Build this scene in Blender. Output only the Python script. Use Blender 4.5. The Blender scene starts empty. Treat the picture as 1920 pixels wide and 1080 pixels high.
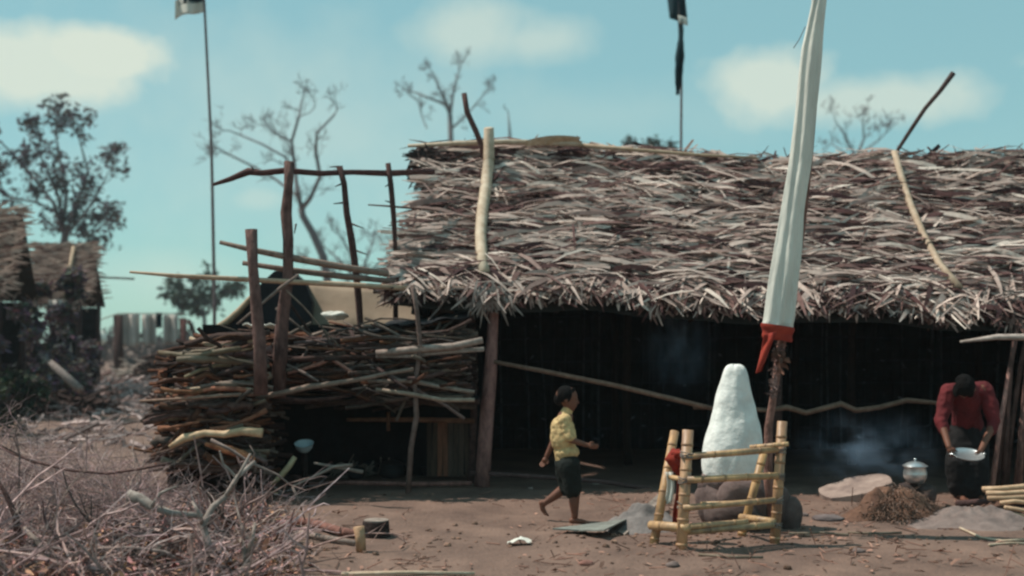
import bpy, math, random
from mathutils import Vector, Matrix, noise as mnoise
R = math.radians
sc = bpy.context.scene
col = sc.collection
rnd = random.Random(11)

# ------------------------------------------------------------------ camera
F, HZ, CH = 2200.0, 640.0, 1.6          # focal length in photo pixels, horizon row, eye height
camd = bpy.data.cameras.new('camera'); cam = bpy.data.objects.new('camera', camd); col.objects.link(cam)
cam.location = (0, 0, CH); cam.rotation_euler = (R(90), 0, 0)
camd.sensor_width = 36; camd.lens = 36 * F / 1920; camd.shift_y = (HZ - 540) / 1920
camd.clip_start = 0.05; camd.clip_end = 3000
camd.dof.use_dof = True; camd.dof.focus_distance = 9.6; camd.dof.aperture_fstop = 1.05
sc.camera = cam
sc.cycles.pixel_filter_type = 'BLACKMAN_HARRIS'; sc.cycles.filter_width = 2.4
sc.cycles.volume_step_rate = 4; sc.cycles.volume_bounces = 1

# ------------------------------------------------------------------ world, sun, exposure
SUN = Vector((-0.50, 0.10, 0.86)).normalized()
elev = math.asin(SUN.z); azim = math.atan2(SUN.x, SUN.y)
sc.view_settings.view_transform = 'Standard'; sc.view_settings.look = 'None'
sc.view_settings.gamma = 1; sc.view_settings.use_curve_mapping = False
sc.view_settings.exposure = 0.08
w = bpy.data.worlds.new('World'); sc.world = w; w.use_nodes = True
nt = w.node_tree; N = nt.nodes; L = nt.links; N.clear()
def nd(tree, t, **k):
    n = tree.nodes.new(t)
    for a, b in k.items(): setattr(n, a, b)
    return n
def dirof(px, py): return Vector(((px - 960) / F, 1, (HZ - py) / F)).normalized()
out = nd(nt, 'ShaderNodeOutputWorld'); bg = nd(nt, 'ShaderNodeBackground'); bg.inputs['Strength'].default_value = 0.15
sky = nd(nt, 'ShaderNodeTexSky', sky_type='NISHITA'); sky.sun_disc = False
sky.sun_elevation = elev; sky.sun_rotation = azim; sky.air_density = 1.0; sky.dust_density = 0.4; sky.ozone_density = 1.0
tint = nd(nt, 'ShaderNodeMixRGB', blend_type='MULTIPLY'); tint.inputs[0].default_value = 1
tint.inputs[2].default_value = (.72, .92, .74, 1)
L.new(sky.outputs[0], tint.inputs[1])
# dusty air: the sky's blue evens out into a pale cyan
veil = nd(nt, 'ShaderNodeMixRGB'); veil.inputs[0].default_value = .68; veil.inputs[2].default_value = (1.72, 3.30, 3.50, 1); L.new(tint.outputs[0], veil.inputs[1])
tc = nd(nt, 'ShaderNodeTexCoord')
nz = nd(nt, 'ShaderNodeTexNoise'); nz.inputs['Scale'].default_value = 16; nz.inputs['Detail'].default_value = 6; nz.inputs['Roughness'].default_value = .55
L.new(tc.outputs['Generated'], nz.inputs['Vector'])
def mth(op, a, b=None, c=None, clamp=False):
    m = nd(nt, 'ShaderNodeMath', operation=op); m.use_clamp = clamp
    for i, v in enumerate((a, b, c)):
        if v is None: continue
        if isinstance(v, (int, float)): m.inputs[i].default_value = v
        else: L.new(v, m.inputs[i])
    return m.outputs[0]
noff = mth('MULTIPLY', mth('SUBTRACT', nz.outputs[0], 0.5), 1.5)
cloud = None
for px, py, rx, rz, st, soft in [(80, 132, 225, 84, .95, 1.9), (190, 105, 110, 62, 1.0, 2.2), (20, 150, 110, 60, .7, 1.6), (60, 175, 230, 50, .55, 1.3), (880, 62, 190, 75, .62, 1.3), (1010, 75, 130, 55, .55, 1.3), (1440, 160, 135, 78, .85, 1.6), (1620, 190, 220, 58, .7, 1.5),
                                 (490, 372, 70, 32, .4, 1.4), (330, 520, 190, 60, .3, 1.0), (1100, 215, 600, 70, .18, 1.0), (560, 230, 560, 240, .34, 1.0), (-500, 300, 300, 90, .8, 2), (2500, 100, 400, 120, .8, 2), (620, -300, 500, 160, .7, 2)]:
    c = dirof(px, py)
    s1 = nd(nt, 'ShaderNodeVectorMath', operation='SUBTRACT'); L.new(tc.outputs['Generated'], s1.inputs[0]); s1.inputs[1].default_value = c
    s2 = nd(nt, 'ShaderNodeVectorMath', operation='MULTIPLY'); L.new(s1.outputs[0], s2.inputs[0]); s2.inputs[1].default_value = (F / rx, 4, F / rz)
    s3 = nd(nt, 'ShaderNodeVectorMath', operation='LENGTH'); L.new(s2.outputs[0], s3.inputs[0])
    v = mth('MULTIPLY', mth('ADD', mth('SUBTRACT', 1.0, s3.outputs['Value']), noff), soft, clamp=True)
    v = mth('MULTIPLY', mth('SMOOTH_MIN', v, 1.0, 0.3), st)
    cloud = v if cloud is None else mth('MAXIMUM', cloud, v)
mx = nd(nt, 'ShaderNodeMixRGB'); L.new(cloud, mx.inputs[0]); L.new(veil.outputs[0], mx.inputs[1]); mx.inputs[2].default_value = (4.5, 4.95, 4.25, 1)
L.new(mx.outputs[0], bg.inputs[0]); L.new(bg.outputs[0], out.inputs[0])

sd = bpy.data.lights.new('sun', 'SUN'); sd.energy = 4.2; sd.angle = R(0.6); sd.color = (1, .93, .82)
so = bpy.data.objects.new('sun', sd); col.objects.link(so); so.location = SUN * 40; so.rotation_euler = SUN.to_track_quat('Z', 'Y').to_euler()

# ------------------------------------------------------------------ helpers
def P(px, py, Y): return Vector(((px - 960) / F * Y, Y, CH + (HZ - py) / F * Y))
def gY(py): return CH * F / (py - HZ)
def gh(x, y):
    n = Vector((x, y, 0))
    k = 1 if y < 14 else .4
    return k * (0.045 * mnoise.noise(n * 0.6) + 0.022 * mnoise.noise(n * 2.3) + 0.012 * mnoise.noise(n * 7))
def G(px, py, dz=0):
    Y = gY(py); x = (px - 960) / F * Y
    return Vector((x, Y, gh(x, Y) + dz))
def nn(x, y, z=0): return mnoise.noise(Vector((x, y, z)))
def px2m(n, Y): return n / F * Y

class MB:
    def __init__(s): s.v = []; s.f = []; s.c = []
    def add(s, vs, fs, c=(1, 1, 1)):
        o = len(s.v); s.v += [tuple(p) for p in vs]
        s.f += [tuple(i + o for i in f) for f in fs]; s.c += [c] * len(fs)
    def tube(s, pts, rad, n=6, c=(1, 1, 1), rough=0.0, caps=True):
        pts = [Vector(p) for p in pts]
        if isinstance(rad, (int, float)): rad = [rad] * len(pts)
        if len(rad) == 2 and len(pts) > 2: rad = [rad[0] + (rad[1] - rad[0]) * i / (len(pts) - 1) for i in range(len(pts))]
        vs = []; fs = []; up = None
        for i, p in enumerate(pts):
            t = (pts[min(i + 1, len(pts) - 1)] - pts[max(i - 1, 0)])
            if t.length < 1e-9: t = Vector((0, 0, 1))
            t.normalize()
            if up is None: up = Vector((0, 0, 1)) if abs(t.z) < .9 else Vector((0, 1, 0))
            a = t.cross(up); a.normalize(); b = a.cross(t); up = b
            for k in range(n):
                th = 2 * math.pi * k / n; r = rad[i] * (1 + rough * rnd.uniform(-1, 1))
                vs.append(p + (a * math.cos(th) + b * math.sin(th)) * r)
        for i in range(len(pts) - 1):
            for k in range(n):
                k2 = (k + 1) % n; fs.append((i * n + k, i * n + k2, (i + 1) * n + k2, (i + 1) * n + k))
        if caps: fs.append(tuple(range(n))[::-1]); fs.append(tuple((len(pts) - 1) * n + k for k in range(n)))
        s.add(vs, fs, c)
    def box(s, c0, size, rot=None, c=(1, 1, 1)):
        vs = [Vector((x * size[0] / 2, y * size[1] / 2, z * size[2] / 2)) for x in (-1, 1) for y in (-1, 1) for z in (-1, 1)]
        if rot is not None: vs = [rot @ v for v in vs]
        s.add([v + Vector(c0) for v in vs], [(0, 1, 3, 2), (4, 6, 7, 5), (0, 4, 5, 1), (2, 3, 7, 6), (0, 2, 6, 4), (1, 5, 7, 3)], c)
    def lathe(s, base, prof, n=24, c=(1, 1, 1), sx=1, sy=1, nz=0, axis=None):
        vs = []; fs = []
        for r, z in prof:
            for k in range(n):
                th = 2 * math.pi * k / n; q = Vector((math.cos(th) * r * sx, math.sin(th) * r * sy, z))
                if nz: q *= 1; q += Vector((q.x, q.y, 0)).normalized() * nz * mnoise.noise((q + Vector(base)) * 6) if r > 1e-4 else Vector()
                if axis is not None: q = axis @ q
                vs.append(Vector(base) + q)
        for i in range(len(prof) - 1):
            for k in range(n):
                k2 = (k + 1) % n; fs.append((i * n + k, i * n + k2, (i + 1) * n + k2, (i + 1) * n + k))
        s.add(vs, fs, c)
    def leaf(s, p, d, wv, ln, wd, c, curl=0.0, nrm=None, seg=2):
        # a bent blade: p start, d direction, wv width direction, nrm bend direction
        vs = []; fs = []
        nrm = nrm or d.cross(wv)
        for i in range(seg + 1):
            t = i / seg; q = p + d * (ln * t) + nrm * (curl * ln * math.sin(math.pi * t)); ww = wd * (0.55 + 0.45 * math.sin(math.pi * min(1, t + .15))) if t < 1 else wd * .25
            vs += [q - wv * ww / 2, q + wv * ww / 2]
        for i in range(seg): fs.append((2 * i, 2 * i + 1, 2 * i + 3, 2 * i + 2))
        s.add(vs, fs, c)
    def build(s, name, m, parent=None, smooth=False):
        me = bpy.data.meshes.new(name); me.from_pydata(s.v, [], s.f)
        a = me.color_attributes.new('tint', 'FLOAT_COLOR', 'CORNER')
        flat = []
        for f, c in zip(s.f, s.c): flat += [c[0], c[1], c[2], 1.0] * len(f)
        a.data.foreach_set('color', flat)
        if smooth: me.polygons.foreach_set('use_smooth', [True] * len(me.polygons))
        me.materials.append(m); me.update()
        o = bpy.data.objects.new(name, me); col.objects.link(o)
        if parent is not None: o.parent = parent; o.matrix_parent_inverse = Matrix.Translation(-parent.location)
        return o

def tag(o, label=None, cat=None, group=None, kind=None):
    if label: o['label'] = label
    if cat: o['category'] = cat
    if group: o['group'] = group
    if kind: o['kind'] = kind
    return o
def empty(name, loc, label, cat, group=None):
    o = bpy.data.objects.new(name, None); o.location = loc; o.empty_display_size = .2; col.objects.link(o)
    return tag(o, label, cat, group)

def mat(name, c, c2=None, scale=12, rough=.9, bump=.3, bscale=None, stretch=(1, 1, 1), metal=0, transl=0, detail=6, attr=True, spec=.3):
    m = bpy.data.materials.new(name); m.use_nodes = True; t = m.node_tree; b = t.nodes['Principled BSDF']
    b.inputs['Roughness'].default_value = rough; b.inputs['Metallic'].default_value = metal; b.inputs['Specular IOR Level'].default_value = spec
    tc = nd(t, 'ShaderNodeTexCoord'); mp = nd(t, 'ShaderNodeMapping'); mp.inputs['Scale'].default_value = stretch
    t.links.new(tc.outputs['Object'], mp.inputs[0])
    n1 = nd(t, 'ShaderNodeTexNoise'); n1.inputs['Scale'].default_value = scale; n1.inputs['Detail'].default_value = detail; n1.inputs['Roughness'].default_value = .65
    t.links.new(mp.outputs[0], n1.inputs['Vector'])
    r = nd(t, 'ShaderNodeValToRGB'); r.color_ramp.elements[0].position = .32; r.color_ramp.elements[1].position = .68
    c2 = c2 or tuple(x * .55 for x in c)
    r.color_ramp.elements[0].color = (*c2, 1); r.color_ramp.elements[1].color = (*c, 1)
    t.links.new(n1.outputs[0], r.inputs[0]); src = r.outputs[0]
    if attr:
        at = nd(t, 'ShaderNodeAttribute', attribute_name='tint'); mm = nd(t, 'ShaderNodeMixRGB', blend_type='MULTIPLY'); mm.inputs[0].default_value = 1
        t.links.new(src, mm.inputs[1]); t.links.new(at.outputs['Color'], mm.inputs[2]); src = mm.outputs[0]
    t.links.new(src, b.inputs['Base Color'])
    if bump:
        n2 = nd(t, 'ShaderNodeTexNoise'); n2.inputs['Scale'].default_value = bscale or scale * 2; n2.inputs['Detail'].default_value = 5
        t.links.new(mp.outputs[0], n2.inputs['Vector'])
        bp = nd(t, 'ShaderNodeBump'); bp.inputs['Strength'].default_value = bump; bp.inputs['Distance'].default_value = .02
        t.links.new(n2.outputs[0], bp.inputs['Height']); t.links.new(bp.outputs[0], b.inputs['Normal'])
    if transl:
        tr = nd(t, 'ShaderNodeBsdfTranslucent'); t.links.new(src, tr.inputs[0]); ms = nd(t, 'ShaderNodeMixShader'); ms.inputs[0].default_value = transl
        t.links.new(b.outputs[0], ms.inputs[1]); t.links.new(tr.outputs[0], ms.inputs[2]); t.links.new(ms.outputs[0], t.nodes['Material Output'].inputs[0])
    return m

M = dict(
    oldcloth=mat('washed_cloth', (.50, .44, .40), (.36, .33, .31), scale=2, bump=0, attr=False, transl=.1),
    soil=mat('soil', (.225, .14, .108), (.115, .07, .056), scale=1.6, bump=.9, bscale=26, attr=False, detail=12),
    thatch=mat('dry_leaf_thatch', (1, 1, 1), (.72, .68, .66), scale=9, bump=.2, transl=.12),
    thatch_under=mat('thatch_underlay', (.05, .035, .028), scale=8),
    bark=mat('bark', (.27, .165, .145), (.09, .052, .048), scale=14, bump=1.0, stretch=(1, 1, .45)),
    barkdark=mat('dark_bark', (.085, .048, .042), (.035, .02, .018), scale=18, bump=.7),
    greywood=mat('weathered_wood', (.36, .29, .25), (.17, .125, .105), scale=14, bump=.4),
    palewood=mat('peeled_wood', (.62, .50, .38), (.40, .28, .19), scale=10, bump=.25, rough=.7),
    orangewood=mat('split_wood', (.44, .20, .115), (.15, .055, .035), scale=10, bump=.5),
    bamboo=mat('yellow_bamboo', (.64, .39, .19), (.24, .14, .085), scale=7, bump=.3, stretch=(1.6, 1.6, .6), rough=.5, spec=.5),
    shade_dark=mat('shade_dark_wall', (.022, .024, .027), (.004, .005, .006), scale=5, bump=.4, rough=1, spec=.05),  # near-black colour stands in for the shade of the interior
    white=mat('limewash', (.93, .92, .87), (.70, .69, .66), scale=7, bump=1.0, bscale=10, rough=.9, attr=False),
    cloth=mat('white_cloth', (.86, .83, .75), (.64, .62, .56), scale=3, bump=.9, bscale=7, rough=.95, stretch=(3, 3, .6), transl=.15, attr=False),
    red=mat('red_cloth', (.42, .055, .03), (.22, .022, .016), scale=8, bump=.2, transl=.1, attr=False),
    rock=mat('stone', (.27, .21, .19), (.12, .09, .085), scale=5, bump=.9, bscale=9),
    clay=mat('hearth_clay', (.20, .115, .08), (.09, .05, .038), scale=9, bump=1, bscale=16),
    sand=mat('grey_sand', (.22, .19, .18), (.13, .11, .105), scale=8, bump=.5, bscale=30),
    metal=mat('aluminium', (.75, .77, .78), (.55, .57, .58), scale=6, bump=.05, rough=.35, metal=.85, attr=False),
    enamel=mat('enamel', (.55, .63, .66), (.40, .48, .52), scale=5, bump=0, rough=.4, attr=False),
    darkpot=mat('black_pot', (.025, .025, .028), scale=6, bump=.2, rough=.6, attr=False),
    tarp=mat('tan_canvas', (.32, .235, .17), (.24, .17, .12), scale=2.5, bump=.3, bscale=8, attr=False),
    darktarp=mat('dark_canvas', (.02, .02, .024), scale=5, bump=.3, attr=False),
    plank=mat('plank', (.20, .13, .10), (.10, .065, .05), scale=10, stretch=(6, 6, .6), bump=.4),
    twig=mat('twigs', (.36, .285, .265), (.10, .07, .068), scale=12, bump=.3),
    distwig=mat('bare_twigs', (.19, .165, .17), (.12, .10, .105), scale=5, bump=0),
    leafgreen=mat('dull_green_leaves', (.045, .06, .04), (.022, .03, .024), scale=3, bump=0, transl=.2),
    leafpurple=mat('purple_brown_leaves', (.13, .095, .10), (.055, .05, .055), scale=3, bump=0, transl=.2),
    litter=mat('dead_leaf_litter', (.42, .26, .19), (.20, .11, .085), scale=6, bump=.2),
    scrub=mat('dry_scrub', (.12, .09, .085), (.06, .05, .05), scale=1, bump=0),
    flagblue=mat('dark_teal_cloth', (.012, .045, .06), scale=4, bump=.1, transl=.15, attr=False),
    skin=mat('brown_skin', (.19, .075, .045), (.13, .05, .032), scale=7, bump=.05, rough=.6, attr=False),
    hair=mat('black_hair', (.009, .008, .008), scale=40, bump=.6, rough=.95, spec=.1, attr=False),
    shorts=mat('dark_green_shorts', (.010, .014, .012), scale=9, bump=.3, attr=False),
    shirt=mat('yellow_print_shirt', (.66, .47, .23), (.42, .27, .13), scale=30, bump=.25, detail=3, attr=False),
    redshirt=mat('faded_red_blouse', (.17, .022, .026), (.07, .009, .011), scale=6, bump=.3, attr=False),
    skirt=mat('dark_skirt', (.014, .012, .013), scale=6, bump=.3, attr=False),
)
def rock(b, c0, r, sx=1, sy=1, sz=1, c=(1, 1, 1), nz=.3, res=10):
    V = []; FS = []; off = Vector((rnd.uniform(0, 50),) * 3)
    for j in range(res + 1):
        ph = math.pi * j / res
        for k in range(res * 2):
            th = math.pi * k / res; d = Vector((math.sin(ph) * math.cos(th), math.sin(ph) * math.sin(th), math.cos(ph)))
            rr = r * (1 + nz * mnoise.noise(d * 1.3 + off) + nz * .4 * mnoise.noise(d * 4 + off)); V.append(Vector(c0) + Vector((d.x * sx, d.y * sy, d.z * sz)) * rr)
    m_ = res * 2
    for j in range(res):
        for k in range(m_): FS.append((j * m_ + k, (j + 1) * m_ + k, (j + 1) * m_ + (k + 1) % m_, j * m_ + (k + 1) % m_))
    b.add(V, FS, c)
def tn(base=1.0, var=.3, hue=.06):
    k = base * rnd.uniform(1 - var, 1 + var); h = rnd.uniform(-hue, hue)
    return (k * (1 + h), k, k * (1 - h))

# ------------------------------------------------------------------ ground
def axis_vals(a, b, step, far, n):
    v = [a + step * i for i in range(int((b - a) / step) + 1)]
    s = step; lo = a; hi = v[-1]; L_ = []; H_ = []
    while lo > -far: s *= 1.35; lo -= s; L_.append(lo)
    s = step
    while hi < far: s *= 1.35; hi += s; H_.append(hi)
    return L_[::-1] + v + H_
xs = axis_vals(-6.5, 7.5, .07, 900, 0); ys = axis_vals(5.5, 14.5, .07, 1500, 0)
g = MB(); vs = [(x, y, gh(x, y) if abs(x) < 60 and y < 90 else 0) for y in ys for x in xs]; nx = len(xs)
fs = [(j * nx + i, j * nx + i + 1, (j + 1) * nx + i + 1, (j + 1) * nx + i) for j in range(len(ys) - 1) for i in range(nx - 1)]
g.add(vs, fs); tag(g.build('ground', M['soil'], smooth=True), kind='structure')

def wobble(p0, p1, n=6, amp=.02):
    p0, p1 = Vector(p0), Vector(p1); pts = []
    for i in range(n + 1):
        t = i / n; q = p0.lerp(p1, t)
        if 0 < i < n: q += Vector((rnd.gauss(0, amp), rnd.gauss(0, amp), rnd.gauss(0, amp)))
        pts.append(q)
    return pts
def poly(pxs, Y): return [P(a, b, Y) for a, b in pxs]
def part(name, m, parent, pts, rad, n=8, rough=.08, c=(1, 1, 1), smooth=True, label=None):
    b = MB(); b.tube(pts, rad, n, c, rough); o = b.build(name, M[m], parent, smooth)
    if label: o['label'] = label
    return o
def solo(name, m, label, cat, pts, rad, n=8, rough=.08, c=(1, 1, 1), group=None):
    b = MB(); b.tube(pts, rad, n, c, rough); o = b.build(name, M[m], None, True)
    return tag(o, label, cat, group)

# ------------------------------------------------------------------ thatched hut
hut = empty('thatched_hut', (3, 14.5, 0), 'long open fronted hut with shaggy dry leaf thatch and a dark shade-coloured inside', 'hut')
XL, XR = -1.27, 8.2
def lerp(a, b, t): return a + (b - a) * t
EY, RY = 12.55, 15.2
def eave_z(x): return lerp(2.13, 1.86, min(1, max(0, (x - XL) / 6.8))) + .03 * math.sin(x * 2.1)
def ridge_z(x):
    px = 960 + x / RY * F
    pts = [(760, 272), (900, 272), (1100, 278), (1400, 300), (1560, 297), (1680, 288), (1800, 290), (1920, 294), (2300, 300)]
    for (a, b), (c, d) in zip(pts, pts[1:]):
        if px <= c: break
    py = lerp(b, d, max(0, min(1, (px - a) / (c - a)))); return CH + (HZ - py) / F * RY - .03
def roofp(x, t, front=True):
    y = EY + (RY - EY) * t if front else RY + (RY - EY) * (1 - t)
    z = lerp(eave_z(x), ridge_z(x), t) - .12 * math.sin(math.pi * t)
    return Vector((x, y, z + .05 * mnoise.noise(Vector((x * 1.3, y * 1.7, 3)))))
def xleft(t):
    pts = [(0, -1.30), (.4, -1.20), (.6, -1.05), (.75, -1.0), (.9, -1.02), (1.01, -1.14)]
    for (a, b_), (c, d) in zip(pts, pts[1:]):
        if t <= c: return lerp(b_, d, (t - a) / (c - a))
    return -1.14
for front in (True, False):
    b = MB(); nxn, nt_ = 60, 14; V = []
    for j in range(nt_ + 1):
        for i in range(nxn + 1):
            t = j / nt_; left = xleft(t); x = lerp(left, XR, i / nxn); V.append(roofp(x, t, front) - Vector((0, 0, .05)))
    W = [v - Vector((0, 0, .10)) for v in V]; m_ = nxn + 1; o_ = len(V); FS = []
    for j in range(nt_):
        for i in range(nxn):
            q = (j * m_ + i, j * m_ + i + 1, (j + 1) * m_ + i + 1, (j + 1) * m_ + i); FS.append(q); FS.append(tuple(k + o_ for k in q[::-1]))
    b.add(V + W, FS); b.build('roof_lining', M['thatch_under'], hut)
    b = MB()
    pal = [(.64, .50, .44), (.50, .38, .335), (.33, .225, .20), (.20, .112, .10), (.11, .05, .048), (.045, .018, .02), (.80, .67, .59)]
    wts = [5, 5, 5, 5, 4, 3, 2]
    nl = 15500 if front else 2500
    for i in range(nl):
        t = rnd.random(); x = rnd.uniform(xleft(t) - .03, XR)
        if x > 6.9 and rnd.random() < .6: continue
        ed = t < .10
        p = roofp(x, t, front); p2 = roofp(x, min(1, t + .04), front); p3 = roofp(x + .05, t, front)
        up = (p2 - p).normalized() if t < .96 else (p - roofp(x, t - .04, front)).normalized(); al = (p3 - p).normalized(); n_ = al.cross(up).normalized()
        if n_.z < 0: n_ = -n_
        cl = mnoise.noise(Vector((x * 1.1, t * 4, 9)))
        ang = rnd.gauss(-.06 + .45 * cl, .27 if rnd.random() < .8 else .7)
        if ed: ang = rnd.gauss(-.85, .55)
        if rnd.random() < .5: d = al * math.cos(ang) + up * math.sin(ang)
        else: d = -al * math.cos(ang) + up * math.sin(ang)
        d = (d + n_ * rnd.gauss(.02, .05)).normalized()
        ln = rnd.uniform(.22, .72); wd = rnd.choice([rnd.uniform(.012, .03), rnd.uniform(.025, .068)])
        wv = d.cross(n_).normalized(); wv = (wv + n_ * rnd.gauss(0, .6)).normalized()
        course = (t * 11 + .5 * cl) % 1
        ww = [a * (1.5 if (k < 2 and course < .5) or (k > 3 and course > .6) else 1) for k, a in enumerate(wts)]
        gq = nn(x * 1.9, t * 13, 5) + .5 * nn(x * 5, t * 30, 7)
        if gq > .22: ww = [1, 1, 3, 6, 8, 7, 0]  # patches of dark leaf colour stand in for shaded gaps between clumps
        elif gq < -.02: ww = [8, 7, 4, 2, 1, 0, 4]
        c = rnd.choices(pal, ww)[0]; k = rnd.uniform(.8, 1.2) * (1 + .25 * mnoise.noise(Vector((x * .7, t * 2, 1)))); c = tuple(a * k for a in c)
        b.leaf(p + n_ * rnd.uniform(-.02, .11) - d * ln * .5, d, wv, ln, wd, c, rnd.uniform(-.04, .10), n_, 3)
    # ragged fringe hanging over the eave, and over the open gable edge
    if front:
        for i in range(1500):
            x = rnd.uniform(XL - .1, XR); p = roofp(x, rnd.uniform(0, .05)) + Vector((0, -.02, rnd.uniform(-.04, .03)))
            cl = .5 + .5 * mnoise.noise(Vector((x * 2.3, 1, 1)))
            d = Vector((rnd.gauss(.05, .55), rnd.uniform(-.5, .05), -rnd.uniform(.25, 1.0))).normalized(); ln = rnd.uniform(.06, .26) * (.35 + 1.3 * cl * cl)
            wv = d.cross(Vector((rnd.gauss(0, .4), 1, rnd.gauss(0, .4)))).normalized()
            c = rnd.choices(pal, [3, 4, 5, 5, 4, 4, 1])[0]; b.leaf(p, d, wv, ln, rnd.uniform(.014, .04), c, .06, None, 2)
    for i in range(900 if front else 300):
        t = rnd.random(); p = roofp(xleft(t), t, front); d = Vector((-rnd.uniform(.3, 1), rnd.gauss(0, .35), -rnd.uniform(.0, .5))).normalized()
        wv = d.cross(Vector((rnd.gauss(0, .4), 1, rnd.gauss(0, .4)))).normalized()
        b.leaf(p + Vector((.1, 0, rnd.uniform(-.1, .05))), d, wv, rnd.uniform(.12, .36), rnd.uniform(.012, .035), rnd.choices(pal, [4, 4, 4, 4, 4, 3, 1])[0], .05, None, 2)
    b.build('thatch', M['thatch'], hut)
# dark ragged bundle under the ridge end
b = MB()
for i in range(260):
    t = rnd.uniform(.72, .97); p = Vector((XL + .12 + rnd.uniform(-.12, .2), 15.15 - (1 - t) * 1.2, lerp(3.62, 4.02, rnd.random())))
    d = Vector((rnd.gauss(-.5, .5), rnd.gauss(-.2, .3), rnd.gauss(-.4, .5))).normalized(); wv = d.cross(Vector((0, 1, .1))).normalized()
    b.leaf(p, d, wv, rnd.uniform(.06, .17), rnd.uniform(.02, .05), (.045, .03, .028), .08, None, 2)
b.build('ridge_tuft', M['thatch'], hut)
# poles on the roof
part('ridge_pole', 'palewood', hut, [P(765, 274, 14.9), P(860, 269, 14.9), P(960, 266, 14.9), P(1090, 270, 14.9)], [.022, .032, .035, .035], rough=.1)
part('ridge_pole', 'palewood', hut, [P(1085, 272, 14.92), P(1200, 282, 14.92), P(1320, 291, 14.92), P(1420, 296, 14.92)], [.03, .026, .02, .015], rough=.1, c=(.8, .75, .7))
b = MB()
b.leaf(P(985, 269, 14.85), Vector((1, 0, .1)).normalized(), Vector((0, -.5, 1)).normalized(), .7, .10, (.95, .9, .85), .03, Vector((0, 0, 1)), 5)
b.leaf(P(1025, 268, 14.85), Vector((1, 0, .02)).normalized(), Vector((0, -.6, 1)).normalized(), .45, .07, (.8, .7, .6), .1, Vector((0, 0, 1)), 5)
b.build('bark_strip', M['palewood'], hut)
def onroof(px, py, lift=.36):
    # point on the front slope seen at this place of the picture
    lo, hi = 0.0, 1.0
    for _ in range(30):
        t = (lo + hi) / 2; Y = EY + (RY - EY) * t; x = (px - 960) / F * Y; p = roofp(x, t); yy = HZ - (p.z - CH) / Y * F
        if yy > py: lo = t
        else: hi = t
    Y -= lift * .6
    return P(px, py, Y)
b = MB()
pp = [P(917, 240, 14.6)] + [onroof(a, c_) for a, c_ in [(917, 300), (911, 350), (904, 400), (901, 440), (903, 475), (909, 512)]]
b.tube(pp, [.062, .070, .072, .070, .066, .066, .062], 10, (1, 1, 1), .04)
for i in (1, 3, 5): b.tube([pp[i] - Vector((0, 0, .012)), pp[i] + Vector((0, 0, .012))], .08, 10, (.55, .45, .4))
o = b.build('binding_pole', M['palewood'], hut, True); o['label'] = 'pale peeled bamboo pole'
pp = [P(1676, 284, 14.85)] + [onroof(a, c_) for a, c_ in [(1690, 330), (1708, 385), (1732, 440), (1762, 495), (1797, 537)]]
o = part('binding_pole', 'palewood', hut, pp, [.035, .045, .045, .042, .042, .05], c=(.88, .84, .82), rough=.15); o['label'] = 'thin tan split pole'
part('forked_stick', 'barkdark', hut, poly([(870, 175), (876, 210), (892, 245), (904, 275), (908, 330)], 14.85), [.034, .036, .034, .034, .03], c=(1.5, 1.3, 1.3))
part('leaning_stick', 'barkdark', hut, poly([(1787, 137), (1763, 170), (1735, 203), (1708, 243), (1684, 280), (1670, 320)], 15.2), [.035, .03, .026, .026, .024, .024], c=(1.1, 1.1, 1.1))
# posts, rails, walls
part('post', 'bark', hut, [P(928, 545, 12.75), P(924, 620, 12.75), P(919, 700, 12.75), P(912, 800, 12.75), P(903, 912, 12.75)], [.055, .06, .072, .078, .085], n=10, c=(1.5, 1.3, 1.3), rough=.06)
part('post', 'barkdark', hut, [P(880, 520, 13.0), P(887, 640, 13.0), P(889, 780, 13.0), P(882, 915, 13.0)], [.035, .04, .04, .04], c=(1.4, 1.3, 1.3))
part('post', 'barkdark', hut, [P(1460, 560, 13.0), P(1458, 760, 13.0), P(1455, 915, 13.0)], .05)
for x, y in [(-1.2, 17.4), (1.5, 17.4), (4.2, 17.4), (6.9, 17.4), (7.9, 13), (1.5, 15.2), (4.4, 15.2)]:
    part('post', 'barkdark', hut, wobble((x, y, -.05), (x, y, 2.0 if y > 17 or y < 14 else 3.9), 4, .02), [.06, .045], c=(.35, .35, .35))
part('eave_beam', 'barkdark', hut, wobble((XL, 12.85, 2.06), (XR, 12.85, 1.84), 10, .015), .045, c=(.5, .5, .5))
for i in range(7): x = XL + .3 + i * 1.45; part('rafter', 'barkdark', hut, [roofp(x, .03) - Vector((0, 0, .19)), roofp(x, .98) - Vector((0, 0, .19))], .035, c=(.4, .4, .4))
def twigtuft(c0, n, spread, col_, m='bark', ln=.2):
    b = MB()
    for i in range(n):
        d = Vector((rnd.gauss(0, .45), rnd.gauss(-.1, .3), -rnd.uniform(.2, 1))).normalized(); p = c0 + Vector((rnd.gauss(0, spread), rnd.uniform(-.1, 0), rnd.gauss(0, .04)))
        b.leaf(p, d, d.cross(Vector((0, 1, .2))).normalized(), rnd.uniform(.5, 1.2) * ln, rnd.uniform(.015, .04), tn(1, .4) if col_ is None else (lambda q: tuple(a * q for a in col_))(rnd.uniform(.5, 1.2)), .08, None, 2)
    return b
twigtuft(P(918, 545, 12.6), 90, .09, (.42, .36, .33), ln=.3).build('leaf_lashing', M['thatch'], hut)
part('rail', 'greywood', hut, [P(926, 678, 12.6), P(1030, 698, 12.55), P(1150, 722, 12.5), P(1260, 748, 12.45), P(1335, 766, 12.4)], [.022, .026, .026, .028, .024], c=(.72, .55, .47))
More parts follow.
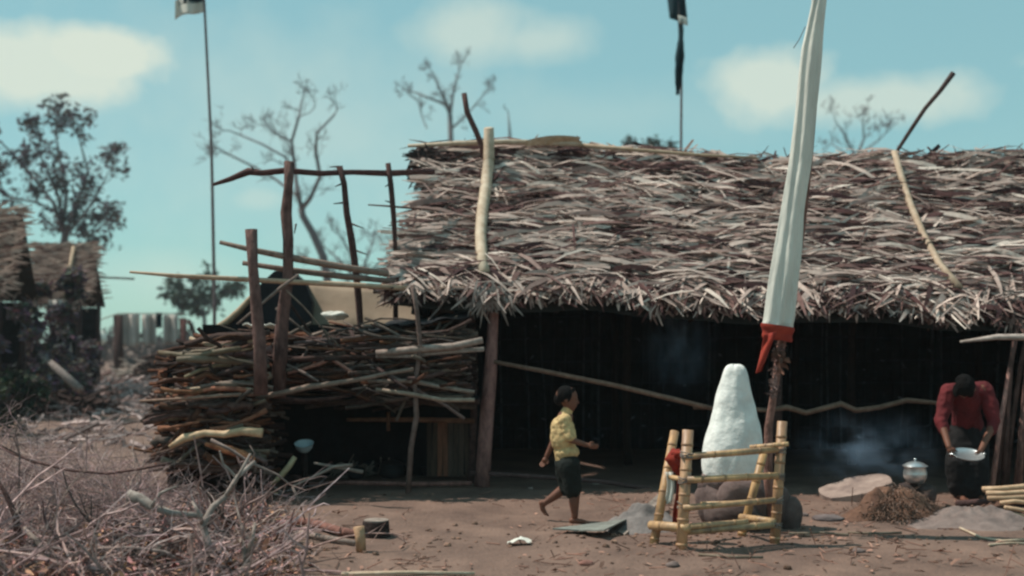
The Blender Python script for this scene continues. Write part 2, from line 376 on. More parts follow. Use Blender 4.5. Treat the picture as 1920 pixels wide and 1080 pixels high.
part('rail', 'greywood', hut, poly([(1300, 764), (1380, 765), (1440, 770), (1475, 764), (1512, 774), (1545, 765), (1577, 757), (1605, 769), (1650, 764), (1700, 750), (1760, 756), (1830, 764)], 12.6), [.02, .02, .022, .03, .032, .03, .03, .028, .03, .028, .024, .022], c=(.66, .52, .44), rough=.2, label='crooked branch rail')
part('rail', 'barkdark', hut, [P(880, 886, 12.75), P(1000, 893, 12.7), P(1130, 903, 12.6), P(1225, 918, 12.5)], [.03, .027, .024, .02], c=(1.6, 1.6, 1.7), label='low pole near the ground')
# back and side walls of woven sticks, coloured near black for interior shade
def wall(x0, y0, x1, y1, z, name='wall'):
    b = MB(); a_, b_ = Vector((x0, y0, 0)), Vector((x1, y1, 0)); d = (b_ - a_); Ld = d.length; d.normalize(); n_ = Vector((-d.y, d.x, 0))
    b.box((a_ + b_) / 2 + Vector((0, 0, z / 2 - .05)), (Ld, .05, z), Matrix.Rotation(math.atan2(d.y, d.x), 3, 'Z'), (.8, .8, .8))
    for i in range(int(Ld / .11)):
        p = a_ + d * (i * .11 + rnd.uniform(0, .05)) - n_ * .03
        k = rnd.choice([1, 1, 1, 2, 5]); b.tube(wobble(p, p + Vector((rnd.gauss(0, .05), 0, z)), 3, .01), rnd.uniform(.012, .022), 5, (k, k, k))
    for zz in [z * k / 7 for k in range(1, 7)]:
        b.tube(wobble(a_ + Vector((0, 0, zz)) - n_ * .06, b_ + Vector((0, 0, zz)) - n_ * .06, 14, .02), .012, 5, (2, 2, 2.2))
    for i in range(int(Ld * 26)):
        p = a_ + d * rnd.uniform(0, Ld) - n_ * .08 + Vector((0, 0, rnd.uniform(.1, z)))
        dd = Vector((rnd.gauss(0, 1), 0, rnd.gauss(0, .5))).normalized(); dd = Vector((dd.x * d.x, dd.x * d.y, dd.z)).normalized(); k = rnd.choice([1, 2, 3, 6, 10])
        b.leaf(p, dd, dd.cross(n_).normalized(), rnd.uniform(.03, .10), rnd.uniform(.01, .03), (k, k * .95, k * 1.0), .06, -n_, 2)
    return b.build(name, M['shade_dark'], hut)
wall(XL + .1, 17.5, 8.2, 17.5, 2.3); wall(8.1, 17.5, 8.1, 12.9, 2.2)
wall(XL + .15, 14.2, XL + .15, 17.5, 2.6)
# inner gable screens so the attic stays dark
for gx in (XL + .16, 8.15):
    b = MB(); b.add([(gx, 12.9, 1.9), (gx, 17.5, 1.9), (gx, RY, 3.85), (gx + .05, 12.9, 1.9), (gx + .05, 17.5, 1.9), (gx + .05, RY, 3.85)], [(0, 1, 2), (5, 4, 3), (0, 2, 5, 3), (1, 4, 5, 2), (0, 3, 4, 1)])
    b.build('gable_screen', M['shade_dark'], hut)
# stick wall at the right edge
stk = []
for i in range(22):
    px = 1860 + i * 9 + rnd.uniform(-4, 4); Yq = 12.35 + rnd.uniform(-.12, .12); lean = 44 - i * 1.5 + rnd.gauss(0, 5)
    pts = [P(px + lean, 585 + rnd.uniform(-10, 20), Yq + .2), P(px + lean * .6 + rnd.gauss(0, 3), 690, Yq + .1), P(px + lean * .3 + rnd.gauss(0, 3), 800, Yq), P(px + rnd.gauss(0, 2), 923, Yq)]
    rr = rnd.uniform(.010, .030); k = rnd.choice([.5, .8, 1.2, 1.8, 2.4])
    part('wall_stick', 'bark', hut, pts, [rr * .8, rr, rr, rr * 1.1], n=7, c=(k, k * .85, k * .8), rough=.15)
solo('shelf_pole', 'greywood', 'pale grey pole sticking out level above the bent person by the stick wall', 'pole', [P(1800, 641, 12.2), P(1870, 632, 12.1), P(1930, 632, 12.0), P(2010, 634, 12.0)], [.012, .03, .036, .034], c=(1.5, 1.55, 1.6))

# ------------------------------------------------------------------ pole frame (left of the hut)
fr = empty('pole_frame', P(540, 650, 12.6).xy.to_3d(), 'bark covered pole frame with crooked top beam standing over the firewood beside the hut', 'pole frame')
part('upright', 'bark', fr, poly([(543, 303), (541, 350), (537, 400), (541, 450), (541, 520), (530, 600), (525, 650), (522, 745)], 12.16), [.055, .05, .06, .055, .055, .07, .075, .08], n=9, rough=.12, c=(.75, .66, .64))
part('upright', 'barkdark', fr, poly([(636, 312), (645, 345), (650, 400), (660, 450), (667, 500), (672, 560), (678, 640), (680, 700)], 12.78), [.03, .032, .034, .045, .04, .036, .034, .034], n=7, rough=.25, c=(1.2, 1, 1))
part('upright', 'barkdark', fr, poly([(727, 306), (733, 350), (738, 410), (741, 470), (742, 640)], 13.3), [.028, .03, .028, .028, .03], n=7, rough=.2, c=(1.2, 1, 1))
part('top_beam', 'barkdark', fr, [P(a, c_, 12.24 + max(0, a - 535) * .0058) for a, c_ in [(400, 346), (432, 336), (466, 322), (490, 324), (535, 320), (600, 325), (660, 323), (730, 325), (790, 322), (812, 322)]], [.017, .028, .040, .032, .036, .034, .033, .036, .038, .038], n=8, rough=.15, c=(1.5, 1.15, 1.2))
for a, c_ in [((636, 312), (618, 313)), ((645, 380), (625, 382)), ((660, 420), (682, 428)), ((640, 345), (628, 350)), ((668, 470), (690, 478)), ((733, 380), (722, 376)), ((741, 420), (728, 424)), ((480, 322), (470, 312)), ((555, 420), (552, 438)), ((731, 345), (722, 350)), ((760, 322), (772, 315))]:
    part('twig_stub', 'barkdark', fr, [P(*a, 12.24 + max(0, a[0] - 535) * .0054), P(*c_, 12.2 + max(0, a[0] - 535) * .0054)], [.012, .005], n=5)
part('upright', 'bark', fr, poly([(471, 430), (474, 500), (481, 580), (487, 650), (489, 740)], 11.62), [.06, .05, .056, .065, .07], n=9, rough=.1, c=(.8, .70, .68), label='shorter thick upright')
part('rail', 'greywood', fr, [P(412, 454, 12.0), P(470, 468, 12.05), P(560, 486, 12.2), P(640, 500, 12.4), P(728, 514, 12.6)], [.02, .03, .036, .036, .034], rough=.06, c=(.9, .78, .72))
part('rail', 'greywood', fr, [P(455, 493, 12.2), P(540, 506, 12.25), P(640, 518, 12.4), P(740, 528, 12.6)], [.025, .032, .032, .03], rough=.1, c=(.7, .58, .55))
part('rail', 'palewood', fr, [P(243, 510, 11.7), P(330, 517, 11.8), P(430, 522, 11.95), P(540, 528, 12.1), P(660, 534, 12.3), P(765, 541, 12.5)], [.012, .02, .024, .027, .028, .03], rough=.06, c=(.9, .8, .75))
part('rail', 'barkdark', fr, [P(690, 384, 13.2), P(735, 387, 13.2), P(790, 392, 13.2)], [.008, .012, .012], n=6, c=(1.6, 1.4, 1.3))
part('rail', 'bark', fr, [P(700, 545, 12.8), P(850, 552, 12.8), P(930, 556, 12.8)], .03, c=(.6, .5, .5))
part('brace', 'greywood', fr, [P(445, 608, 12.0), P(490, 570, 12.0), P(528, 538, 12.0), P(560, 515, 12.0)], [.012, .015, .02, .015], n=6, c=(.9, .85, .85))
part('slim_upright', 'greywood', fr, poly([(772, 535), (781, 580), (789, 650), (778, 720), (781, 780), (770, 840), (765, 925)], 12.1), [.02, .022, .025, .022, .027, .03, .03], n=7, rough=.15, c=(.6, .5, .5))
part('platform_rail', 'greywood', fr, wobble(P(480, 746, 12.0), P(775, 692, 11.95), 6, .012), [.032, .02], c=(.85, .75, .7))
part('platform_rail', 'barkdark', fr, wobble(P(480, 752, 12.4), P(900, 752, 12.5), 6, .01), .04)
part('platform_rail', 'barkdark', fr, wobble(P(480, 752, 13.3), P(900, 752, 13.4), 6, .01), .04)
for q in (600, 700, 800): part('platform_rail', 'barkdark', fr, wobble(P(q, 750, 12.3), P(q, 750, 13.6), 4, .01), .03)
part('ground_pole', 'bark', fr, [P(540, 909, 12.6), P(650, 905, 12.6), P(780, 908, 12.6), P(885, 906, 12.6)], [.02, .024, .026, .024], c=(1.1, .85, .8))
part('shelf_rail', 'orangewood', fr, [P(650, 787, 12.9), P(770, 787, 12.9), P(890, 789, 12.9)], [.022, .03, .03], n=6, c=(.55, .55, .55))
part('peg', 'orangewood', fr, [P(728, 772, 12.85), P(728, 808, 12.85)], .02, n=6, c=(.5, .5, .5))
b = MB()
for i in range(9):
    px = 805 + i * 10; b.box(P(px, 842, 13.3), (.055, .02, .62), Matrix.Rotation(rnd.gauss(0, .015), 3, 'Y'), (1.6, 1, .8) if i in (2, 3) else tn(.55, .4))
b.build('plank_wall', M['plank'], fr)
b = MB(); b.box((-2.0, 14.05, .9), (3.4, .06, 1.8), None, (.7, .7, .7)); b.box((-3.6, 13.2, .7), (.06, 1.7, 1.4), None, (.7, .7, .7)); b.build('shade_screen', M['shade_dark'], fr)  # added dark screens that stand in for shade under the firewood platform
b = MB(); b.box((-1.95, 13.25, 1.0), (3.2, 1.7, .03), None, (.8, .8, .8)); b.build('platform_deck', M['shade_dark'], fr)

# ------------------------------------------------------------------ firewood stack: sticks one by one, the rest as one heap
def stick(b, c0, ln, r, ang, yaw, c, bend=.03, n=6):
    d = Vector((math.cos(ang) * math.cos(yaw), math.sin(yaw), math.sin(ang))).normalized(); pts = []
    s = Vector((rnd.gauss(0, bend), rnd.gauss(0, bend * .5), rnd.gauss(0, bend)))
    for i in range(6):
        t = i / 5; pts.append(c0 + d * ln * (t - .5) + s * math.sin(math.pi * t) + Vector((rnd.gauss(0, r * .35),) * 3))
    b.tube(pts, [r * rnd.uniform(.75, 1.15) for _ in pts], n, c, .12)
def top_of(px):
    pts = [(275, 760), (300, 735), (350, 680), (368, 640), (420, 626), (560, 628), (640, 618), (760, 612), (830, 600), (905, 606)]
    for (a, b_), (c, d) in zip(pts, pts[1:]):
        if px <= c: return lerp(b_, d, max(0, (px - a) / (c - a)))
    return 600
def bot_of(px): return 875 if px < 480 else 742
cnt = 0
def pick():
    while True:
        px = rnd.uniform(285, 900)
        if px < 500 and rnd.random() < .0: continue
        py = rnd.uniform(600, 875)
        if top_of(px) + 8 < py < bot_of(px): return px, py
def woodcol(px, py):
    if px < 500: return rnd.choice([('orangewood', rnd.uniform(.4, 1.4)), ('orangewood', rnd.uniform(.3, .8)), ('palewood', rnd.uniform(.3, .9)), ('bark', rnd.uniform(.3, 1.0)), ('greywood', rnd.uniform(.4, 1.0)), ('barkdark', rnd.uniform(.6, 1.6))])
    return rnd.choice([('greywood', rnd.uniform(.5, 1.3)), ('greywood', rnd.uniform(.3, .7)), ('bark', rnd.uniform(.3, 1.0)), ('barkdark', rnd.uniform(.6, 1.8)), ('orangewood', rnd.uniform(.25, .7))])
NI = 290
for i in range(NI):
    px, py = pick(); low = px < 500
    if low: Yq = rnd.uniform(11.75, 12.1); ln = rnd.uniform(.3, .9); r = rnd.choice([rnd.uniform(.010, .022), rnd.uniform(.018, .042)])
    else: Yq = rnd.uniform(12.2, 12.45); ln = rnd.uniform(.5, 1.4); r = rnd.uniform(.008, .025)
    c0 = P(px, py, Yq); hw = ln / 2 / Yq * F
    if px + hw > 885: c0.x -= (px + hw - 885) / F * Yq
    if low and px + hw > 500: c0.x -= (px + hw - 500) / F * Yq * .8
    lim = 285 + rnd.gauss(0, 22) + 60 * nn(py * .03, 3)
    if px - hw < lim: c0.x += (lim - px + hw) / F * Yq
    b = MB(); mname, k = woodcol(px, py); k *= rnd.choice([.45, .6, .8, 1.1]); stick(b, c0, ln, r, rnd.gauss(.0, .15 if rnd.random() < .65 else .42), rnd.gauss(0, .35), (k, k * rnd.uniform(.88, 1), k * rnd.uniform(.84, 1)), bend=.05)
    o = b.build('firewood_stick', M[mname], None, True)
    if low: tag(o, 'short split piece of firewood in the low left end of the firewood stack', 'firewood', 'split firewood in the low end of the stack')
    else: tag(o, 'long thin firewood stick lying in the raised part of the firewood stack', 'firewood', 'long sticks in the raised firewood stack')
for mname in ('barkdark', 'greywood', 'orangewood'):
    b = MB()
    for i in range({'barkdark': 700, 'greywood': 420, 'orangewood': 420}[mname]):
        px, py = pick()
        if mname == 'orangewood' and px > 520: px -= 300; py = max(py, top_of(max(px, 280)) + 10)
        low = px < 490; Yq = rnd.uniform(12.25, 13.0) if low else rnd.uniform(12.65, 13.7); k = rnd.uniform(.3, .9)
        ln = rnd.uniform(.4, .9) if low else rnd.uniform(.6, 1.3); hw = ln / 2 / Yq * F; px = max(min(px, 895 - hw), 305 + rnd.gauss(0, 12) + hw * .9)
        stick(b, P(px, py + 6, Yq), ln, rnd.uniform(.010, .03), rnd.gauss(0, .14), rnd.gauss(0, .25), (k, k * .93, k * .9), n=5)
    tag(b.build('firewood_heap', M[mname]), 'tangled mass of dry sticks filling the firewood stack behind its front row', 'firewood', kind='stuff')
# sticks that stand out in the picture
S = solo
S('firewood_log', 'palewood', 'thick pale knobbly log on the low left end of the stack above the brush', 'log', poly([(318, 838), (345, 822), (385, 812), (420, 815), (455, 808), (492, 812)], 11.6), [.025, .04, .04, .035, .045, .05], c=(1.1, .95, .8), rough=.2)
S('firewood_log', 'orangewood', 'split tan log with a feathered end just below the pale knobbly log', 'log', poly([(385, 832), (420, 842), (455, 852), (478, 862)], 11.62), [.02, .045, .04, .02], c=(1.5, 1.35, 1.15), rough=.2)
S('firewood_stick', 'greywood', 'thick grey pole on top of the stack running to the hut post', 'stick', poly([(705, 662), (780, 655), (850, 650), (905, 638)], 12.1), [.03, .04, .04, .035], c=(1.2, 1.15, 1.15))
S('firewood_stick', 'greywood', 'second grey pole just under the thick grey pole at the hut post', 'stick', poly([(705, 668), (770, 667), (830, 660), (908, 655)], 12.15), [.02, .026, .026, .024], c=(1.2, 1.25, 1.3))
S('firewood_stick', 'greywood', 'long pale stick sagging towards the hut post under the stack, upper one', 'stick', poly([(690, 715), (760, 714), (790, 718), (840, 728), (890, 735)], 12.1), [.018, .02, .022, .022, .02], c=(1.0, .98, .95))
S('firewood_stick', 'greywood', 'long pale stick sagging towards the hut post under the stack, lowest one', 'stick', poly([(705, 730), (765, 738), (830, 750), (890, 750)], 12.05), [.018, .022, .024, .02], c=(1.15, 1.1, 1))
S('firewood_stick', 'bark', 'bent brown branch rising to a kink in the middle of the stack', 'stick', poly([(540, 700), (575, 690), (605, 680), (620, 672), (645, 688), (670, 705)], 12.08), [.012, .016, .02, .02, .018, .014], c=(1.8, 1.4, 1.2))
S('firewood_stick', 'greywood', 'long thin pale stick slanting across the low left end of the stack', 'stick', poly([(262, 752), (340, 748), (410, 742), (488, 738)], 11.7), [.012, .016, .018, .02], c=(1.0, .8, .7))
S('leaning_branch', 'palewood', 'short pale peeled stick leaning up in front of the dark kitchen space', 'stick', poly([(510, 908), (527, 892), (543, 873), (553, 857)], 11.9), [.02, .028, .03, .026], c=(.75, .78, .65))

# things on and behind the stack
def drape(name, m, label, cat, gridfn, nu=16, nv=10, thick=.012, parent=None):
    b = MB(); V = [Vector(gridfn(i / nu, j / nv)) for j in range(nv + 1) for i in range(nu + 1)]; w_ = nu + 1
    nr = (V[1] - V[0]).cross(V[w_] - V[0]).normalized() * thick; o_ = len(V); FS = []
    for j in range(nv):
        for i in range(nu):
            q = (j * w_ + i, j * w_ + i + 1, (j + 1) * w_ + i + 1, (j + 1) * w_ + i); FS += [q, tuple(k + o_ for k in q[::-1])]
    for i in range(nu): FS += [(i, i + o_, i + 1 + o_, i + 1), (nv * w_ + i, nv * w_ + i + 1, nv * w_ + i + 1 + o_, nv * w_ + i + o_)]
    for j in range(nv): FS += [(j * w_, (j + 1) * w_, (j + 1) * w_ + o_, j * w_ + o_), (j * w_ + nu, j * w_ + nu + o_, (j + 1) * w_ + nu + o_, (j + 1) * w_ + nu)]
    b.add(V + [v + nr for v in V], FS); o = b.build(name, M[m], parent, True)
    return tag(o, label, cat) if label else o
drape('canvas_shelter', 'tarp', 'tan canvas sheet stretched behind the firewood stack', 'canvas',
      lambda u, v: P(lerp(575, 850, u), lerp(528 + 12 * math.sin(u * 3), 650, v), 15.2 - v * .7 + .1 * nn(u * 4, v * 3)))
tt = empty('dark_tent', P(490, 650, 15).xy.to_3d(), 'black humped canvas tent with pale sloping edge behind the firewood stack', 'tent')
b = MB(); prof = [(392, 640), (420, 612), (450, 585), (475, 560), (490, 530), (515, 508), (545, 508), (572, 530), (585, 565), (580, 640)]
Fv = [P(a, c_, 14.3) for a, c_ in prof]; Bv = [P(a + 10, c_ + 4, 16.2) for a, c_ in prof]; n_ = len(prof)
b.add([*Fv, *Bv], [tuple(range(n_))[::-1], tuple(range(n_, 2 * n_))] + [(i, i + 1, n_ + i + 1, n_ + i) for i in range(n_ - 1)]); b.build('canvas', M['darktarp'], tt)
part('pale_edge', 'palewood', tt, poly([(395, 622), (425, 604), (450, 582), (472, 556), (484, 536)], 14.2), [.04, .045, .04, .03, .02], c=(.75, .68, .6))
def slab(name, m, label, cat, outline, Y, depth, th, parent=None):
    pass
b = MB(); stk0 = P(628, 590, 13.2)
rock(b, stk0 + Vector((0, 0, -.01)), .12, 1.15, .8, .38, nz=.7); tag(b.build('white_bundle', M['cloth'], None, True), 'small white cloth bundle lying on the firewood in front of the tan canvas', 'bundle')
drape('white_rag', 'cloth', 'crumpled pale rag spread on the firewood between the two thick uprights', 'rag', lambda u, v: P(455, 614, 12.4) + Vector((u * .42, v * .35, .04 * nn(u * 5, v * 5) + .02 - v * .01)), 10, 8)
drape('dark_mat', 'darktarp', 'dark rumpled cloth over the right end of the firewood stack under the eave', 'cloth', lambda u, v: P(lerp(690, 880, u), lerp(620, 612, v) - 26 * u + 10 * nn(u * 6, v * 4), 12.35 + v * .9), 18, 8)

# ------------------------------------------------------------------ kitchen things under the platform
def pot(name, m, label, cat, c0, r, h, lid=True, group=None, closed=False):
    e = empty(name, c0, label, cat, group)
    b = MB(); b.lathe(c0, [(0, 0), (r * .7, 0), (r * .95, h * .3), (r, h * .55), (r * .88, h * .85), (r * .92, h * .9), (r * 1.08, h * .95), (r * 1.06, h * .98), (r * .85, h * .9), (r * .8, h * .6), (0, h * .55)], 24); b.build('pot_body', M[m], e, True)
    if lid:
        b = MB(); b.lathe(c0, [(r * 1.0, h * .985), (r * .7, h * 1.12), (r * .25, h * 1.22), (0, h * 1.24)], 24); l = b.build('lid', M[m], e, True)
        b = MB(); b.lathe(c0 + Vector((0, 0, h * 1.22)), [(r * .05, 0), (r * .05, h * .08), (r * .13, h * .1), (r * .13, h * .16), (0, h * .17)], 12); k = b.build('lid_knob', M[m], e, True)
        k.parent = l
    return e
b = MB(); b.lathe(P(571, 846, 12.55), [(0, 0), (.05, .0), (.085, .04), (.1, .09), (.105, .095), (.095, .085), (.06, .03), (0, .02)], 20, axis=Matrix.Rotation(R(20), 3, 'X'))
o = tag(b.build('basin', M['enamel'], None, True), 'small pale blue enamel bowl on a stand in the dark under the firewood', 'bowl')
solo('bowl_stand', 'barkdark', 'dark forked stake holding the pale blue bowl', 'stake', [P(571, 846, 12.56), P(573, 925, 12.56)], .03, c=(.3, .3, .3))
for px, r, lb in [(668, .10, 'dark round pot beside the crossed sticks under the firewood platform'), (735, .15, 'wide dark pot in the middle under the firewood platform'), (695, .12, 'dark pot behind the wide pot under the platform')]:
    g0 = G(px, 898 if r != .12 else 890); g0.z = .0
    pot('cooking_pot', 'darkpot', lb, 'pot', g0, r, r * 1.2)
b = MB(); g0 = G(812, 893); b.lathe(g0 + Vector((0, 0, .0)), [(0, 0), (.12, 0), (.13, .02), (.14, .09), (.15, .095), (.135, .085), (.12, .02), (0, .02)], 24); tag(b.build('black_basin', M['darkpot'], None, True), 'shallow black basin with a shiny rim on the ground near the hut post', 'basin')
b = MB(); g0 = G(830, 890)
b.box(g0 + Vector((.22, .1, .03)), (.5, .12, .05), Matrix.Rotation(.05, 3, 'Z'), (1.3, .9, .7)); tag(b.build('board', M['plank'], None), 'brown board lying on the ground right of the black basin', 'board')
solo('crossed_stick', 'greywood', 'pale thin stick with a forked end crossing in front of the dark kitchen', 'stick', [P(548, 912, 11.6), P(590, 893, 11.7), P(625, 875, 11.8), P(660, 872, 11.9)], [.01, .014, .016, .02])
solo('crossed_stick', 'greywood', 'pale stick lying from the brush to the ash heap in the dark kitchen', 'stick', [P(588, 868, 12.0), P(630, 876, 12.0), P(680, 885, 12.1)], [.012, .018, .02])
b = MB()
for i in range(60):
    p = G(665 + rnd.gauss(0, 28), 895); k = rnd.uniform(.6, 1.3); stick(b, p + Vector((0, 0, rnd.uniform(0, .14))), rnd.uniform(.1, .4), rnd.uniform(.006, .014), rnd.gauss(.3, .5), rnd.gauss(0, .7), (k, k, k), .01, 5)
tag(b.build('kindling', M['greywood']), 'small loose heap of grey kindling in front of the dark pots', 'kindling', kind='stuff')

# ------------------------------------------------------------------ tall white banner
bn = empty('prayer_banner', G(1450, 975), 'tall white cloth banner wrapped along a bent pole behind the bamboo fence', 'banner')
pathp = [(1449, 985), (1440, 900), (1441, 800), (1450, 740), (1463, 660), (1484, 560), (1503, 440), (1519, 300), (1531, 160), (1542, 20), (1553, -140), (1560, -260)]
part('pole', 'bark', bn, [P(a, c_, 9.8) for a, c_ in pathp], [.035, .035, .035, .03, .036, .03, .026, .024, .02, .018, .014, .01], n=8, rough=.12, c=(1.2, 1, .9))
Lf = [(1520, -200), (1523, 0), (1503, 90), (1492, 200), (1480, 300), (1464, 400), (1445, 500), (1430, 600), (1428, 614)]
Rt = [(1562, -200), (1550, 0), (1542, 90), (1532, 200), (1522, 300), (1508, 400), (1500, 500), (1490, 600), (1487, 614)]
b = MB(); prv = []; K = 36; FS = []; V = []; NR = 60
def samp(T, t):
    q = t * (len(T) - 1); i = min(int(q), len(T) - 2); f = q - i; return lerp(T[i][0], T[i + 1][0], f), lerp(T[i][1], T[i + 1][1], f)
for j in range(NR + 1):
    t = j / NR; (lx, ly), (rx, ry) = samp(Lf, t), samp(Rt, t)
    ce = P((lx + rx) / 2, (ly + ry) / 2, 9.72); hw = (rx - lx) / 2 / F * 9.72
    for k in range(K):
        th = 2 * math.pi * k / K; rip = 1 + .20 * math.sin(7 * th + 1.2 * math.sin(t * 7)) + .16 * math.sin(4 * th + 3.5 * t + 1.5 * nn(t * 5, 2)) + .10 * nn(th * 1.5, t * 22, 5) + .06 * math.sin(9 * th - 4 * t) + .08 * nn(math.cos(th) * 1.5, math.sin(th) * 1.5, t * 9)
        V.append(ce + Vector((math.cos(th) * hw * (1 + .10 * nn(math.cos(th) * 1.2, t * 9, 3)), math.sin(th) * hw * .55 * rip, 0)))
for j in range(NR):
    for k in range(K): k2 = (k + 1) % K; FS.append((j * K + k, (j + 1) * K + k, (j + 1) * K + k2, j * K + k2))
b.add(V, FS); cl = b.build('cloth', M['cloth'], bn, True)
b = MB(); V = []; FS = []
for j in range(9):
    t = j / 8; yy = lerp(610, 640 - 3 * math.sin(t), t)
    for k in range(K):
        th = 2 * math.pi * k / K; ce = P(lerp(1458, 1457, t), yy, 9.72); hw = lerp(31, 27, t) / F * 9.72 * (1 + .05 * math.sin(t * 9))
        V.append(ce + Vector((math.cos(th) * hw, math.sin(th) * hw * .62, -.02 * math.cos(th) )))
for j in range(8):
    for k in range(K): k2 = (k + 1) % K; FS.append((j * K + k, (j + 1) * K + k, (j + 1) * K + k2, j * K + k2))
b.add(V, FS); b.build('red_hem', M['red'], bn, True)
drape('red_tail', 'red', None, None, lambda u, v: P(lerp(1433 - 15 * v ** 1.3, 1456 - 28 * v, u) , lerp(622 + 6 * (1 - u), 700 - 4 * u, v), 9.6 + .03 * math.sin(u * 5 + v * 4)), 8, 12, .008, bn)
b = twigtuft(P(1462, 670, 9.75), 40, .02, (.9, .7, .55), ln=.07); b.v = [(x, y, z) for x, y, z in b.v]
for i in range(150):
    yy = rnd.uniform(645, 745); px_ = 1463 - (yy - 645) * .16; d = Vector((rnd.gauss(0, .7), rnd.gauss(-.2, .5), rnd.gauss(-.3, .6))).normalized()
    b.leaf(P(px_ + rnd.gauss(0, 4), yy, 9.74), d, d.cross(Vector((0, 1, .1))).normalized(), rnd.uniform(.03, .06), rnd.uniform(.008, .018), tn(1.2, .5), .1, None, 2)
b.build('lashing', M['bark'], bn)
part('string', 'barkdark', bn, [P(1510, 50, 9.6), P(1498, 75, 9.55), P(1488, 90, 9.5)], .004, n=4, c=(2, 2, 2))

# ------------------------------------------------------------------ white mound with stone foot
inc = empty('incense_mound', G(1378, 975), 'tall white plastered tapering mound on a brown stone base inside the bamboo fence', 'mound')
cy = 10.15; s_ = cy / F
def mz(py): return CH + (HZ - py) * s_
b = MB(); pr = [(1376, 0, 685), (1377, 9, 684), (1378, 14, 685), (1378, 20, 691), (1378, 24, 703), (1377, 28, 718), (1376, 32, 735), (1376, 36, 750), (1378, 39, 765), (1377, 43, 780), (1377, 47, 797), (1376, 51, 815), (1376, 54, 835), (1375, 57, 855), (1374, 58, 872), (1373, 58, 890), (1373, 54, 900)]
V = []; FS = []; K = 40
for c_, r_, py in pr:
    for k in range(K):
        th = 2 * math.pi * k / K; q = Vector(((c_ - 960) * s_, cy, mz(py))); d = Vector((math.cos(th), math.sin(th) * .85, 0)); rr = r_ * s_
        am = min(1, r_ / 34); rr *= 1 + am * .07 * nn(d.x * 1.2, d.y * 1.2, q.z * 3.5) + am * .10 * nn(d.x * 2.6, d.y * 2.6, q.z * 8) + .05 * nn(d.x * 7, d.y * 7, q.z * 18)
        V.append(q + d * rr + Vector((0, 0, .02 * nn(d.x * 3, d.y * 3, 5))))
for j in range(len(pr) - 1):
    for k in range(K): k2 = (k + 1) % K; FS.append((j * K + k, (j + 1) * K + k, (j + 1) * K + k2, j * K + k2))
b.add(V, FS); o = b.build('plaster_cone', M['white'], inc, True); ss = o.modifiers.new('sub', 'SUBSURF'); ss.levels = ss.render_levels = 1
for px, py, rw, rh, Yd, k in [(1345, 940, 42, 40, 10.1, .8), (1392, 928, 46, 46, 10.0, .85), (1378, 965, 60, 32, 10.0, .45), (1435, 945, 44, 44, 10.1, .55), (1400, 898, 40, 26, 10.1, 1.0), (1345, 905, 34, 26, 10.1, .9), (1476, 962, 27, 36, 10.1, .6)]:
    b = MB(); rock(b, P(px, py, Yd), rw / F * Yd, 1, .9, rh / rw, (k, k * .88, k * .88)); b.build('base_stone', M['rock'], inc, True)

# ------------------------------------------------------------------ bamboo fence
bf = empty('bamboo_fence', G(1340, 1020), 'yellow bamboo fence of posts and rails around the white mound', 'bamboo fence')
def bamboo(b, p0, p1, r, nodes=4, c=(1, 1, 1)):
    p0, p1 = Vector(p0), Vector(p1); b.tube([p0, p1], r, 10, c, .0)
    for i in range(nodes):
        t = (i + .6) / nodes; q = p0.lerp(p1, t); d = (p1 - p0).normalized(); b.tube([q - d * .012, q - d * .004, q + d * .004, q + d * .012], [r * 1.0, r * 1.10, r * 1.10, r * 1.0], 10, (c[0] * .8, c[1] * .75, c[2] * .7))
for (a, Ya), (c_, Yc), r, k in [(((1290, 806), 9.05), ((1277, 1040), 8.95), .043, (1.0, .95, 1.05)), (((1265, 809), 9.55), ((1224, 1030), 9.2), .036, (1.0, .95, .9)), (((1467, 790), 9.25), ((1452, 1024), 9.25), .040, (.95, .9, .95)), (((1432, 850), 9.65), ((1388, 1014), 9.6), .034, (1.0, .95, .8))]:
    b = MB(); p1 = P(*c_, Yc); p1.z = -.03
    p0 = P(*a, Ya); bamboo(b, p0, p1, r, 5, k); b.build('post', M['bamboo'], bf, True)
for a, c_, Y0, Y1, r in [((1300, 855), (1450, 843), 9.0, 9.2, .026), ((1290, 900), (1452, 892), 8.95, 9.2, .027), ((1288, 952), (1450, 938), 8.95, 9.2, .024), ((1330, 945), (1420, 942), 9.05, 9.15, .02), ((1225, 985), (1285, 990), 9.2, 8.95, .036), ((1285, 988), (1400, 978), 8.95, 9.15, .022),
                        ((1285, 997), (1445, 984), 8.98, 9.2, .028), ((1393, 970), (1450, 978), 9.55, 9.2, .028), ((1412, 838), (1470, 833), 9.3, 9.15, .018)]:
    b = MB(); A_, B_ = P(*a, Y0), P(*c_, Y1); dr = (B_ - A_).normalized(); bamboo(b, A_ - dr * rnd.uniform(0, .07), B_ + dr * rnd.uniform(0, .06), r, rnd.choice([2, 3, 4]), tn(1.05, .25, .07)); b.build('rail', M['bamboo'], bf, True)
b = MB(); bamboo(b, P(1250, 893, 9.4), P(1285, 900, 9.1), .02, 2); b.build('rail', M['bamboo'], bf, True)
for pts, Yq, rr in ([(1288, 853), (1284, 899), (1282, 951), (1279, 991)], 9.0, .05), ([(1463, 844), (1460, 892), (1457, 939), (1455, 984)], 9.24, .047), ([(1229, 986)], 9.25, .043):
    for a, c_ in pts:
        b = MB(); c0 = P(a, c_, Yq)
        for q in range(4):
            tl = rnd.gauss(0, .35); b.tube([c0 + Vector((rr * math.cos(t_ * .7), rr * math.sin(t_ * .7), (q - 1.5) * .011 + tl * rr * math.cos(t_ * .7))) for t_ in range(10)], .005, 5, tn(.8, .3))
        b.build('lashing', M['greywood'], bf)
rc = empty('red_rag', P(1265, 865, 9.35), 'red cloth knotted on the left rear bamboo post with a tail hanging down', 'cloth')
